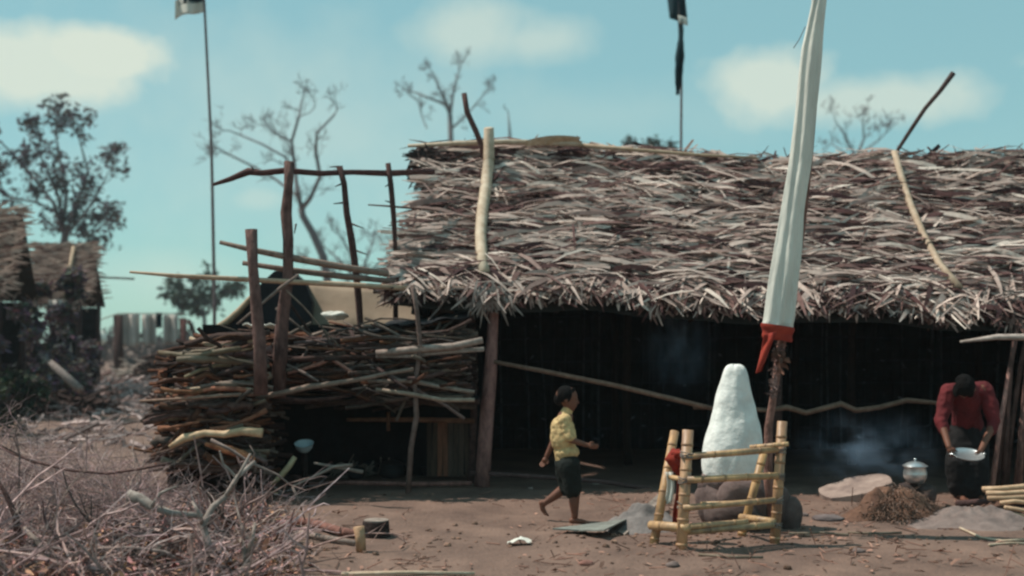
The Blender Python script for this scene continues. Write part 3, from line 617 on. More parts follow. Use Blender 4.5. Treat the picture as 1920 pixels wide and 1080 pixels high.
b = MB(); rock(b, P(1264, 862, 9.32), .06, 1.0, .9, 1.25, nz=.6); rock(b, P(1270, 850, 9.3), .045, 1.2, .9, .8, nz=.6); b.build('knot', M['red'], rc, True)
drape('tail', 'red', None, None, lambda u, v: P(1266 + u * 12 + 4 * math.sin(v * 5), lerp(875, 980, v), 9.3 + .02 * math.sin(u * 6)), 5, 12, .006, rc)
o = drape('tail', 'cloth', None, None, lambda u, v: P(1249 + u * 13 + 3 * math.sin(v * 4), lerp(885, 945, v), 9.32 + .02 * math.sin(u * 6)), 5, 8, .006, rc); o['label'] = 'pale strip beside the red tail'

# ------------------------------------------------------------------ ground things
def mound(name, m, label, cat, cx, cy_, rx, ry, h, nz=.25, c=(1, 1, 1), n=26, seed=0):
    b = MB(); V = []; FS = []
    for j in range(n + 1):
        q = j / n
        for k in range(n * 2):
            th = math.pi * k / n; d = Vector((math.cos(th), math.sin(th), 0)); e = 1 + nz * mnoise.noise(d * 1.4 + Vector((seed, 0, 0)))
            x = cx + d.x * rx * q * e; y = cy_ + d.y * ry * q * e; hh = h * (math.cos(math.pi * q * .5) ** 1.4) * (1 + .45 * nn(x * 3.5, y * 3.5, seed) + .4 * nn(x * 10, y * 10, seed)) + .03 * nn(x * 18, y * 18, seed) * (1 - q)
            V.append((x, y, gh(x, y) + hh - (.02 if q > .98 else 0)))
    m_ = n * 2
    for j in range(n):
        for k in range(m_): FS.append((j * m_ + k, (j + 1) * m_ + k, (j + 1) * m_ + (k + 1) % m_, j * m_ + (k + 1) % m_))
    b.add(V, FS, c); return tag(b.build(name, M[m], None, True), label, cat)
g0 = G(1215, 1000); mound('sand_heap', 'sand', 'low heap of grey sand left of the bamboo fence', 'sand heap', g0.x, g0.y + .35, .42, .42, .20, seed=3)
g0 = G(1715, 985); he = mound('hearth', 'clay', 'rough brown clay hearth mound under the silver pot', 'hearth', g0.x, g0.y + .45, .46, .36, .27, nz=.5, c=(.95, .85, .8), seed=5)
b = MB()
for i in range(1500):
    a = rnd.uniform(0, 6.28); q = rnd.random() ** .5; x = g0.x + math.cos(a) * q * .42; y = g0.y + .45 + math.sin(a) * q * .36; z = rnd.uniform(.10, .31) * math.cos(q * 1.5) ** .9 + gh(x, y) + .01
    d = Vector((math.cos(a) + rnd.gauss(0, .7), math.sin(a) + rnd.gauss(0, .7), rnd.gauss(-.3, .4))).normalized(); b.leaf(Vector((x, y, z)), d, d.cross(Vector((0, 0, 1))).normalized(), rnd.uniform(.04, .13), .009, tn(.42, .6, .1), .1, None, 2)
o = b.build('straw', M['litter'], None); tag(o, 'short straw and husks strewn over the hearth mound', 'straw', kind='stuff')
g0 = G(1840, 992); mound('earth_heap', 'sand', 'low rounded heap of earth in front of the bent person', 'earth heap', g0.x, g0.y + .3, .62, .5, .13, c=(1.1, .95, .9), seed=8)
g0 = G(1880, 960); mound('earth_heap', 'clay', 'dark clod of earth beside the firewood bundle', 'earth heap', g0.x, g0.y + .1, .20, .18, .09, c=(.7, .65, .65), seed=9)
b = MB()
for cx_, cy_, sx_, sy_, n_ in [(g0.x - .6, g0.y + .2, .7, .4, 130), (G(1350, 1000).x, G(1350, 1000).y, 1.0, .5, 120), (G(1215, 1000).x, G(1215, 990).y, .6, .4, 60), (2.2, 9.4, 1.8, .8, 160), (0, 9.2, 2.5, .9, 130)]:
    for i in range(n_):
        x = rnd.gauss(cx_, sx_ * .6); y = rnd.gauss(cy_, sy_ * .6); rr_ = rnd.uniform(.005, .015) * rnd.choice([1, 1, 1, 1.8]); rock(b, (x, y, gh(x, y) + rr_ * .3), rr_, 1.2, 1, .7, tn(1.3, .5), .5, 4)
tag(b.build('earth_clods', M['clay']), 'small crumbled clods of earth scattered over the yard', 'earth clods', kind='stuff')
def stone(name, m, label, cat, px, py, rx, h, ry=None, c=(1, 1, 1), rot=0):
    b = MB(); g_ = G(px, py); rock(b, g_ + Vector((0, 0, h * .35)), 1, rx, ry or rx * .7, h, c, .25)
    return tag(b.build(name, M[m], None, True), label, cat)
b = MB(); gA = G(1605, 935); rt = Matrix.Rotation(R(-14), 3, 'Y') @ Matrix.Rotation(R(8), 3, 'X'); V = []
for j in range(2):
    for k in range(20):
        th = 2 * math.pi * k / 20; e = 1 + .25 * nn(math.cos(th) * 2, math.sin(th) * 2, 7); V.append(gA + rt @ Vector((math.cos(th) * .36 * e, math.sin(th) * .30 * e, (.05 if j else -.05))) + Vector((0, -.02, .10)))
b.add(V, [tuple(range(20))[::-1], tuple(range(20, 40))] + [(k, (k + 1) % 20, 20 + (k + 1) % 20, 20 + k) for k in range(20)], (1.6, 1.5, 1.4)); tag(b.build('stone_slab', M['rock'], None), 'flat pale stone slab tilted against the hearth mound', 'slab')
stone('flat_stone', 'rock', 'small dark flat stone on the bare ground between the fence and the hearth', 'stone', 1553, 973, .14, .035, c=(.75, .75, .8))
for px, py, rx, lb in [(1507, 968, .05, 'small stone just right of the bamboo fence'), (1118, 906, .04, 'tiny pale stone by the low pole behind the child'), (995, 916, .035, 'tiny white pebble on the shadow edge left of the child'), (1100, 1064, .05, 'small red brown clod near the bottom edge below the metal sheet'), (1262, 1066, .05, 'small pebble at the bottom below the bamboo fence'), (1610, 1035, .05, 'small dark clod in front of the hearth')]:
    stone('pebble', 'rock', lb, 'stone', px, py, rx, rx * .5, c=(1.3, .8, .7) if px == 1100 else (1.5, 1.45, 1.4) if py < 920 else (.8, .75, .75))
# metal sheet, paper
def sheet(name, m, label, cat, outline, th=.012, lift=.02, tiltfn=None):
    b = MB(); V = [G(a, c_) for a, c_ in outline]; n_ = len(V)
    V = [v + Vector((0, 0, lift + (tiltfn(i) if tiltfn else 0))) for i, v in enumerate(V)]
    b.add([*V, *[v + Vector((0, 0, th)) for v in V]], [tuple(range(n_)), tuple(range(n_, 2 * n_))[::-1]] + [(i, n_ + i, n_ + (i + 1) % n_, (i + 1) % n_) for i in range(n_)])
    return tag(b.build(name, M[m]), label, cat)
M['rusty'] = mat('rusty_sheet', (.26, .27, .24), (.15, .14, .125), scale=8, bump=.3, rough=.7)
sheet('metal_sheet', 'rusty', 'flat grey metal sheet with a raised corner lying in front of the child', 'metal sheet', [(1036, 1004), (1072, 993), (1125, 996), (1160, 985), (1174, 994), (1132, 1017), (1085, 1006)], tiltfn=lambda i: (.01, .015, .02, .05, .07, .05, .01)[i])
b = MB(); V = [G(1158, 1000), G(1190, 975), G(1235, 952), G(1246, 953), G(1205, 980), G(1172, 1005)]
V = [v + Vector((0, 0, h)) for v, h in zip(V, (.02, .08, .16, .14, .06, .01))]; b.add([*V, *[v - Vector((0, 0, .012)) for v in V]], [(0, 1, 2, 3, 4, 5), (11, 10, 9, 8, 7, 6)] + [(i, 6 + i, 6 + (i + 1) % 6, (i + 1) % 6) for i in range(6)]); tag(b.build('grey_board', M['greywood']), 'narrow grey board leaning on the sand heap beside the metal sheet', 'board')
drape('paper_scrap', 'cloth', 'small crumpled white paper on the bare ground near the bottom centre', 'paper', lambda u, v: G(950 + u * 44, 1030) + Vector((v * .02, v * .12, .02 + .025 * nn(u * 5, v * 4) + .03 * (1 - abs(2 * u - 1)))), 8, 5, .003)
# stump and stake
st = empty('tree_stump', G(705, 1012), 'short sawn stump with a dark hollow side beside a pale stake', 'stump')
b = MB(); c0 = G(703, 1010); b.lathe(c0 + Vector((0, .1, -.02)), [(.125, 0), (.11, .06), (.105, .135), (.10, .145), (0, .145)], 20, (.35, .33, .33), nz=.02); b.build('trunk', M['barkdark'], st, True)
b = MB(); b.lathe(c0 + Vector((0, .1, .127)), [(.102, 0), (.102, .008), (0, .009)], 20, (1.0, 1.0, 1.0)); b.build('cut_face', M['greywood'], st)
solo('stake', 'palewood', 'pale peeled stake standing in front of the stump', 'stake', [G(677, 1036), G(676, 1036) + Vector((0, 0, .09)), G(674, 1036) + Vector((-.005, 0, .19))], [.042, .04, .043], c=(.8, .62, .5), rough=.1)
solo('fallen_branch', 'bark', 'long brown branch lying on the ground running up to the stump', 'branch', [G(540, 985, .05), G(590, 992, .05), G(640, 1003, .04), G(672, 1010, .04)], [.03, .035, .035, .03], c=(1.2, .9, .8))
solo('fallen_branch', 'greywood', 'grey peeled branch lying just in front of the brown branch left of the stump', 'branch', [G(560, 1003, .03), G(610, 1010, .03), G(665, 1022, .03)], [.02, .024, .02], c=(1, .95, .95))
solo('cane', 'palewood', 'long straight pale cane lying along the bottom edge of the ground', 'cane', [G(640, 1080, .02), G(760, 1077, .02), G(890, 1075, .02)], [.014, .014, .012], n=7)
solo('cane', 'palewood', 'short bright pale cane at the bottom edge under the brush heap', 'cane', [G(372, 1072, .05), G(410, 1074, .05), G(450, 1076, .05)], [.016, .018, .016], n=7)
for pts, lb, k in [([(1800, 997), (1840, 1012), (1880, 1018), (1935, 1017)], 'curved pale stick on the ground at the right edge', 1.0), ([(1855, 1030), (1895, 1024), (1930, 1026)], 'short pale stick on the ground below the curved stick', .8), ([(1590, 1000), (1640, 1004), (1690, 1002)], 'thin dark stick on the ground in front of the hearth', .35), ([(1480, 1006), (1540, 1000), (1590, 1008)], 'thin brown stick lying right of the bamboo fence', .4), ([(1310, 1043), (1370, 1050), (1430, 1046)], 'thin dark stick at the foot of the bamboo fence', .35)]:
    solo('ground_stick', 'palewood', lb, 'stick', [G(a, c_, .015) for a, c_ in pts], .011, n=6, c=(k, k, k), rough=.2)
# firewood bundle at right
fbl = ['uppermost', 'second', 'third', 'fourth', 'fifth', 'sixth', 'lowest']
for i, (a, c_, Yq, r, k) in enumerate([((1843, 917), (1990, 908), 11.2, .030, 1.15), ((1850, 925), (1990, 920), 11.1, .026, 1.0), ((1852, 934), (1990, 931), 11.0, .024, .8), ((1876, 943), (1990, 946), 10.9, .022, 1.1), ((1884, 951), (1990, 968), 10.8, .02, 1.0), ((1895, 940), (2000, 934), 11.0, .025, .6), ((1878, 958), (1990, 985), 10.8, .018, .9)]):
    solo('split_log', 'palewood', f'{fbl[i]} pale split stick of the small wood pile at the right edge', 'firewood', wobble(P(*a, Yq), P(*c_, Yq), 4, .006), [r, r * .9], n=6, c=(k, k * .86, k * .75), rough=.15, group='small wood pile at the right edge')
solo('ground_log', 'barkdark', 'dark log lying behind the bent person\'s feet under the small wood pile', 'log', [G(1795, 950, .03), G(1860, 946, .03), G(1990, 950, .03)], .035, c=(1.5, 1.4, 1.5))
# silver pot on three cooking stones
for dx_, dy_, lb in ((-.10, -.04, 'sooty dark cooking stone under the left side of the silver pot'), (.10, -.05, 'sooty dark cooking stone under the right side of the silver pot'), (0, .11, 'sooty dark cooking stone under the back of the silver pot')):
    c0 = P(1716, 905, 11.35) + Vector((dx_, dy_, 0)); b = MB(); rock(b, (c0.x, c0.y, .11), .12, .75, .75, 1.05, (.35, .3, .3), .25); tag(b.build('cooking_stone', M['rock'], None, True), lb, 'stone')
pc = P(1716, 905, 11.35); pot('silver_pot', 'metal', 'shiny aluminium pot with a lid on the smoking hearth', 'pot', pc, .112, .17)

# ------------------------------------------------------------------ litter and brush
b = MB()
for i in range(7000):
    x = rnd.uniform(-5.5, 5.5); y = rnd.uniform(7.2, 12.3)
    px = 960 + x / y * F
    dens = 1.0 if px < 560 else (.12 if px < 1150 else .35)
    if y < 8.7: dens = max(dens, .45)
    dens *= .4 + 1.4 * max(0, nn(x * 1.2, y * 1.2, 4) + .35)
    if rnd.random() > dens: continue
    d = Vector((rnd.gauss(0, 1), rnd.gauss(0, 1), rnd.gauss(0, .2))).normalized(); k = rnd.uniform(.4, 1.5)
    if rnd.random() < .5: b.leaf(Vector((x, y, gh(x, y) + .008)), d, d.cross(Vector((rnd.gauss(0, .3), rnd.gauss(0, .3), 1))).normalized(), rnd.uniform(.02, .09), rnd.uniform(.01, .04), (k, k * .9, k * .9), .12, Vector((0, 0, 1)), 2)
    else: b.tube([Vector((x, y, gh(x, y) + .008)), Vector((x, y, gh(x, y) + .012)) + d * rnd.uniform(.05, .22)], .004, 4, (k * .7, k * .6, k * .6))
tag(b.build('leaf_litter', M['litter']), 'dead leaves and bits of twig scattered over the bare ground', 'leaf litter', kind='stuff')

def brush(n, region, mname, zmax, label, lnr=(.25, .8), rr=(.003, .008), k=(.6, 1.6), sub=3):
    b = MB()
    for i in range(n):
        px, Y = region(); x = (px - 960) / F * Y; z = rnd.uniform(0, zmax(px, Y)) + gh(x, Y)
        p = Vector((x, Y, z)); d = Vector((rnd.gauss(0, 1), rnd.gauss(0, .7), rnd.gauss(.12, .38))).normalized(); ln = rnd.uniform(*lnr); r = rnd.uniform(*rr); kk = rnd.uniform(*k)
        c = (kk * rnd.uniform(.95, 1.15), kk * .92, kk * rnd.uniform(.85, 1.0)); pts = [p]; dd = d.copy()
        for s in range(5):
            dd = (dd + Vector((rnd.gauss(0, .22), rnd.gauss(0, .22), rnd.gauss(-.03, .22)))).normalized(); pts.append(pts[-1] + dd * ln / 5)
        for q in pts:
            if q.z < .01: q.z = .01
        b.tube(pts, [r, r * .4], 4, c, 0, False)
        for s in range(sub):
            j = rnd.randint(1, 4); d2 = (dd + Vector((rnd.gauss(0, .8), rnd.gauss(0, .8), rnd.gauss(.1, .6)))).normalized()
            b.tube([pts[j], pts[j] + d2 * ln * .18, pts[j] + (d2 + Vector((rnd.gauss(0, .3),) * 3)) * ln * .32], [r * .6, r * .25], 3, c, 0, False)
    return b
def reg_fg():
    while True:
        px = rnd.uniform(-60, 640); Y = rnd.uniform(7.2, 12.2)
        if px > 470 and rnd.random() < (px - 470) / 130: continue
        if Y > 9.3 and px > 540: continue
        if Y > 10.6 and rnd.random() < .55: continue
        if nn(px * .013, Y * 1.1, 8) < -.12 and rnd.random() < .75: continue
        return px, Y
def zt(px, Y): return .05 + .20 * max(0, min(1, (580 - px) / 250)) * max(.15, .6 + 1.1 * nn(px * .012, Y * 1.3, 2))
b = brush(850, reg_fg, 'twig', zt, '', lnr=(.2, .7), rr=(.002, .006), k=(.2, 2.2))
b2 = brush(420, reg_fg, 'twig', zt, '', lnr=(.3, .9), rr=(.006, .017), k=(.2, 2.2), sub=2); b.add(b2.v, [], (1, 1, 1)) if False else None
o_ = len(b.v); b.v += b2.v; b.f += [tuple(i + o_ for i in f) for f in b2.f]; b.c += b2.c
tag(b.build('brushwood_heap', M['twig']), 'tangled heap of dry thin branches filling the lower left corner', 'brushwood', kind='stuff')
b = brush(900, lambda: (rnd.uniform(-20, 300), rnd.uniform(9.0, 12.3)), 'twig', lambda a, c_: .25 + .55 * max(0, 1 - a / 300), '', (.3, .7), (.0015, .004), (.7, 2.2))
tag(b.build('thorn_brush', M['twig']), 'thin reddish dry twigs standing loosely in front of the far clearing', 'brushwood', kind='stuff')
b = MB()
for i in range(5200):
    px, Y = reg_fg(); x = (px - 960) / F * Y; z = rnd.uniform(0, zt(px, Y) * .8) + gh(x, Y) + .01; d = Vector((rnd.gauss(0, 1), rnd.gauss(0, 1), rnd.gauss(0, .5))).normalized(); k = rnd.choice([.2, .35, .6, .9, 1.3, 2.0])
    b.leaf(Vector((x, Y, z)), d, d.cross(Vector((rnd.gauss(0, .5), rnd.gauss(0, .5), 1))).normalized(), rnd.uniform(.03, .13), rnd.uniform(.012, .045), (k, k * rnd.uniform(.7, 1), k * rnd.uniform(.65, 1.05)), .12, None, 2)
tag(b.build('dead_leaves', M['litter']), 'dead brown leaves caught in the brush heap in the lower left corner', 'dead leaves', kind='stuff')
# large pale branches that stand out in the heap
def branch(name, m, label, limbs, k=(1, 1, 1)):
    b = MB()
    for pts, r0, r1 in limbs: b.tube([P(a, c_, Y) for a, c_, Y in pts], [r0, r1], 7, k, .12)
    return tag(b.build(name, M[m], None, True), label, 'branch')
branch('dead_branch', 'greywood', 'pale grey forked branch standing upright in the brush heap, tallest one', [([(398, 1060, 8.1), (388, 1010, 8.1), (380, 985, 8.1), (400, 950, 8.15), (425, 930, 8.2), (445, 895, 8.3), (478, 865, 8.4)], .032, .014), ([(425, 930, 8.2), (440, 905, 8.15), (470, 850, 8.2)], .02, .008), ([(380, 985, 8.1), (372, 960, 8.05), (360, 940, 8.1)], .02, .008), ([(445, 897, 8.3), (418, 870, 8.35), (412, 845, 8.3)], .014, .006)], (1.0, 1.02, 1.05))
branch('dead_branch', 'greywood', 'thick pale crooked branch lying low in the middle of the brush heap', [([(240, 930, 8.6), (262, 935, 8.6), (285, 950, 8.55), (320, 962, 8.5), (380, 968, 8.5)], .045, .018), ([(285, 950, 8.5), (300, 925, 8.5), (330, 912, 8.5)], .016, .007)], (1.0, 1.05, 1.08))
branch('dead_branch', 'greywood', 'pale branch with two prongs near the lower right end of the brush heap', [([(466, 1076, 7.9), (460, 1040, 7.9), (452, 1010, 7.9)], .026, .015), ([(462, 1045, 7.9), (474, 1010, 7.9), (478, 980, 7.95)], .02, .01)], (.95, .95, .95))
branch('dead_branch', 'greywood', 'long pale branch arching over from the far left bottom corner', [([(90, 1075, 7.8), (85, 1045, 7.8), (70, 1015, 7.8), (45, 990, 7.9)], .03, .012)], (.9, .85, .85))
branch('dead_branch', 'barkdark', 'dark brown branch rising from the left edge of the brush heap', [([(35, 1010, 8.0), (30, 970, 8.0), (10, 925, 8.1), (-5, 900, 8.1)], .026, .012), ([(30, 975, 8), (60, 960, 8.1)], .012, .006)], (1.2, 1, 1))
branch('dead_branch', 'greywood', 'thin curved branch bowing across the bottom of the brush heap', [([(180, 1028, 7.9), (250, 1027, 7.9), (310, 1035, 7.9), (350, 1060, 7.9)], .012, .012), ([(310, 1035, 7.9), (270, 1060, 7.9)], .01, .004)], (.9, .85, .9))
branch('dead_branch', 'bark', 'long dark curved branch sagging from the left edge to the low firewood end', [([(-10, 835, 9.5), (60, 865, 9.5), (130, 882, 9.5), (200, 888, 9.5), (260, 880, 9.5), (320, 868, 9.5)], .012, .01)], (.6, .5, .5))
branch('dead_branch', 'greywood', 'arching pale twigged branch between the brush heap and the dark kitchen', [([(395, 825, 9.6), (430, 842, 9.6), (470, 868, 9.6), (520, 890, 9.6), (548, 912, 9.6)], .016, .008), ([(470, 868, 9.6), (478, 850, 9.6), (468, 835, 9.6)], .01, .004), ([(548, 912, 9.6), (560, 940, 9.6), (572, 975, 9.7)], .012, .006)], (.75, .7, .72))
# ------------------------------------------------------------------ far left: huts, bushes, clearing
def smallhut(label, pxl, pxr, ridge, eave, Y, dep, seed, roof_only=False):
    e = empty('small_hut', Vector(((pxl + pxr) / 2 - 960, 0, 0)) / F * Y + Vector((0, Y, 0)), label, 'hut')
    b = MB(); u = MB(); xl, xr = (pxl - 960) / F * Y, (pxr - 960) / F * Y; ze = CH + (HZ - eave) / F * Y; zr = CH + (HZ - ridge) / F * (Y + dep)
    u.add([(xl, Y, ze), (xr, Y, ze), (xr, Y + dep, zr - .06), (xl, Y + dep, zr - .06), (xl, Y + 2 * dep, ze), (xr, Y + 2 * dep, ze)], [(0, 1, 2, 3), (3, 2, 5, 4)]); u.build('roof_lining', M['thatch_under'], e)
    for i in range(2200):
        t = rnd.random(); x = rnd.uniform(xl, xr); back = rnd.random() < .15; p = Vector((x, Y + dep * (2 - t if back else t), lerp(ze, zr, t) + rnd.uniform(.02, .1))); x_ = x
        ang = rnd.gauss(0, .22) if t > .08 else rnd.gauss(-1, .5); d = Vector((math.cos(ang) * rnd.choice([-1, 1]), 0, math.sin(ang))).normalized(); c = rnd.choice(pal[:4] + pal[:2] + pal[6:]); b.leaf(p, d, Vector((0, -.5, .85)), rnd.uniform(.18, .42), rnd.uniform(.03, .07), tuple(a * 1.0 for a in c), .03, Vector((0, -.6, .8)), 2)
    b.build('thatch', M['thatch'], e)
    for q in (.08, .5, .92):
        for yy in (Y + .2, Y + 2 * dep - .2): part('post', 'barkdark', e, wobble((lerp(xl, xr, q), yy, 0), (lerp(xl, xr, q), yy, ze + .1), 4, .02), .06, c=(.8, .8, .9))
    u = MB(); u.box(((xl + xr) / 2, Y + 2 * dep - .1, ze / 2), (abs(xr - xl) * .8, .06, ze * .98)); u.build('back_wall', M['shade_dark'], e)
    return e, xl, xr, ze, zr
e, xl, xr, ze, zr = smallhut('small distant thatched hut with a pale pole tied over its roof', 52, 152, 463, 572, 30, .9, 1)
part('binding_pole', 'palewood', e, [P(138, 463, 30.8), P(128, 520, 30.2), P(118, 574, 29.8)], .05, c=(.8, .75, .7)); part('ridge_pole', 'palewood', e, [P(45, 462, 30.9), P(100, 464, 30.9), P(170, 459, 30.9)], .05, c=(.8, .7, .7))
part('rail', 'barkdark', e, [P(165, 520, 30.5), P(215, 521, 30.5), P(252, 523, 30.5)], .025, c=(1.6, 1.4, 1.4))
drape('hanging_cloth', 'oldcloth', 'long pale grey cloth hanging under the eave of the small distant hut', 'cloth', lambda u, v: P(lerp(92, 122, u) + 14 * v * u, lerp(562, 660, v), 29.7 + .08 * math.sin(u * 9)), 12, 8, .01)
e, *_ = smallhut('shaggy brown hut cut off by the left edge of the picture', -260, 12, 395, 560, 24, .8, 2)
solo('leaning_log', 'greywood', 'grey log leaning down to the right in front of the small distant hut', 'log', [P(76, 664, 24), P(112, 695, 23.6), P(150, 730, 23.2)], [.07, .08, .09], c=(.8, .8, .85))
def leafball(b, c0, r, n, sz, cfn, flat=.7):
    for i in range(n):
        d = Vector((rnd.gauss(0, 1), rnd.gauss(0, 1), rnd.gauss(0, 1))).normalized() * (rnd.random() ** .4) * r; d.z *= flat
        dd = Vector((rnd.gauss(0, 1), rnd.gauss(0, 1), rnd.gauss(-.3, .6))).normalized(); wv = dd.cross(Vector((rnd.gauss(0, 1), rnd.gauss(0, 1), rnd.gauss(0, 1)))).normalized()
        s = sz * rnd.uniform(.6, 1.4); b.leaf(c0 + d, dd, wv, s, s * .5, cfn(), .1, None, 2)
def bush(name, label, px, Y, w_, h, n, m, sz=.09):
    e = empty(name, Vector(((px - 960) / F * Y, Y, 0)), label, 'bush'); b = MB(); s = MB(); base = e.location
    for i in range(26):
        c0 = base + Vector((rnd.uniform(-w_, w_) / 2, rnd.uniform(-.5, .5), rnd.uniform(.1, 1) * h)); k = rnd.uniform(.5, 1.6)
        leafball(b, c0, rnd.uniform(.15, .35), n // 26, sz, lambda: tuple(k * rnd.uniform(.7, 1.3) for _ in range(3))); s.tube(wobble(base + Vector((rnd.gauss(0, .1), 0, 0)), c0, 4, .04), [.02, .006], 4)
    b.build('foliage', M[m], e); s.build('stem', M['barkdark'], e)
bush('bush', 'dark dense bush against the left edge under the shaggy hut', 20, 24.2, 2.6, 2.3, 4800, 'leafpurple', .13)
bush('bush', 'dark bush with purple brown leaves left of the small distant hut', 52, 27, 2.0, 3.4, 3200, 'leafpurple', .16)
bush('bush', 'low dark bush at the left edge behind the thorny twigs', -20, 20, 1.6, 1.0, 1800, 'leafgreen', .12)
bush('bush', 'dark bush below the pale cloth of the small distant hut', 105, 28.5, 1.7, 1.5, 2000, 'leafpurple', .14)

# clothes line and heaps in the clearing
cloths = [(232, 262, 588, 650, 'first pale cloth on the far clothes line beside the dark trunk', (1, 1, 1), 'oldcloth'), (266, 292, 590, 648, 'second pale cloth on the far clothes line', (1, 1, 1), 'oldcloth'), (306, 334, 590, 646, 'pale cloth on the far clothes line right of the dark rag', (1, 1, 1), 'oldcloth'), (294, 304, 586, 615, 'narrow dark rag on the far clothes line', (1, 1, 1), 'flagblue')]
for a, c_, t_, bt, lb, k, mn in cloths:
    drape('hanging_cloth', mn, lb, 'cloth', lambda u, v, a=a, c_=c_, t_=t_, bt=bt: P(lerp(a, c_, u), lerp(t_, bt, v), 40 + .15 * math.sin(u * 8 + a)), 8, 6, .02)
cl_ = empty('clothes_line', P(290, 655, 40).xy.to_3d(), 'far clothes line stretched over the clearing between dark posts', 'clothes line')
part('line', 'greywood', cl_, [P(150, 612, 39.9), P(222, 588, 39.9), P(290, 588, 39.9), P(345, 588, 39.9)], .02, n=5)
part('post', 'barkdark', cl_, [P(223, 590, 40), P(222, 735, 40)], .16, n=7, rough=.2, c=(1, .9, .9)); part('post', 'bark', cl_, [P(343, 596, 40), P(346, 735, 40)], .12, n=7, rough=.2, c=(.7, .45, .45))
solo('dead_snag', 'barkdark', 'thin bent dark stub beside the right clothes line post', 'tree stub', [P(352, 600, 38), P(360, 612, 38), P(368, 640, 38), P(368, 732, 38)], .07)
b = MB(); rock(b, P(181, 634, 36), .27, 1.15, 1, .95, nz=.35); o = b.build('white_sack', M['cloth'], None, True); tag(o, 'big round white sack in the clearing right of the small distant hut', 'sack')
for px, py, Y, rx, h, k, m_, lb in [(300, 688, 36, 1.0, 1.25, .9, 'barkdark', 'dark heap of sticks in the clearing behind the firewood stack'), (255, 690, 38, 1.1, .9, 1.2, 'greywood', 'pale grey heap of sticks left of the dark heap in the clearing'), (190, 695, 33, 1.2, .6, 1, 'bark', 'low brown heap of sticks in front of the white sack'), (110, 730, 26, 1.1, .5, 1, 'barkdark', 'dark heap of sticks below the small distant hut'), (352, 668, 34, .7, 1.2, 1, 'bark', 'brown heap of sticks touching the left end of the firewood stack')]:
    b = MB(); x0 = (px - 960) / F * Y
    for i in range(260):
        a = rnd.uniform(0, 6.28); q = rnd.random() ** .5; kk = k * rnd.uniform(.5, 1.4); stick(b, Vector((x0 + math.cos(a) * q * rx, Y + math.sin(a) * q * .6, max(.03, (1 - q) * h * 1.3 * rnd.random() + .03))), rnd.uniform(.4, 1.2), rnd.uniform(.015, .05), rnd.gauss(0, .3), rnd.gauss(0, .5), (kk, kk, kk), .02, 4)
    tag(b.build('stick_heap', M[m_]), lb, 'stick heap')
# scattered debris of the clearing
b = MB()
for i in range(4200):
    Y = rnd.uniform(16, 45); px = rnd.uniform(-50, 420); x = (px - 960) / F * Y
    if (nn(x * .5, Y * .3, 6) < -.05 and Y < 32) or (Y < 26 and rnd.random() < .8): continue
    kk = rnd.uniform(.4, 2.4); stick(b, Vector((x, Y, rnd.uniform(.02, .18 if Y < 30 else .5))), rnd.uniform(.15, .8), rnd.uniform(.008, .04), rnd.gauss(.1, .35), rnd.gauss(0, .8), (kk, kk * .95, kk * .95), .02, 4)
tag(b.build('clearing_debris', M['twig']), 'broken twigs and rubble strewn over the far clearing', 'debris', kind='stuff')
# far scrub on the horizon
b = MB()
for i in range(9000):
    Y = rnd.uniform(60, 110); px = rnd.uniform(-300, 2300); x = (px - 960) / F * Y; hmax = (1.2 + 2.0 * max(0, nn(px * .011, 3, 1) + .3)); z = rnd.random() ** 1.3 * hmax
    d = Vector((rnd.gauss(0, .7), 0, rnd.gauss(.5, .6))).normalized(); s = rnd.uniform(.3, .9); k = rnd.uniform(.6, 1.8); b.leaf(Vector((x, Y, z)), d, d.cross(Vector((0, 1, 0))).normalized(), s, s * .22, (k, k, k), .1, None, 2)
tag(b.build('far_scrub', M['scrub']), 'dry bushy scrub along the horizon', 'scrub', kind='stuff')

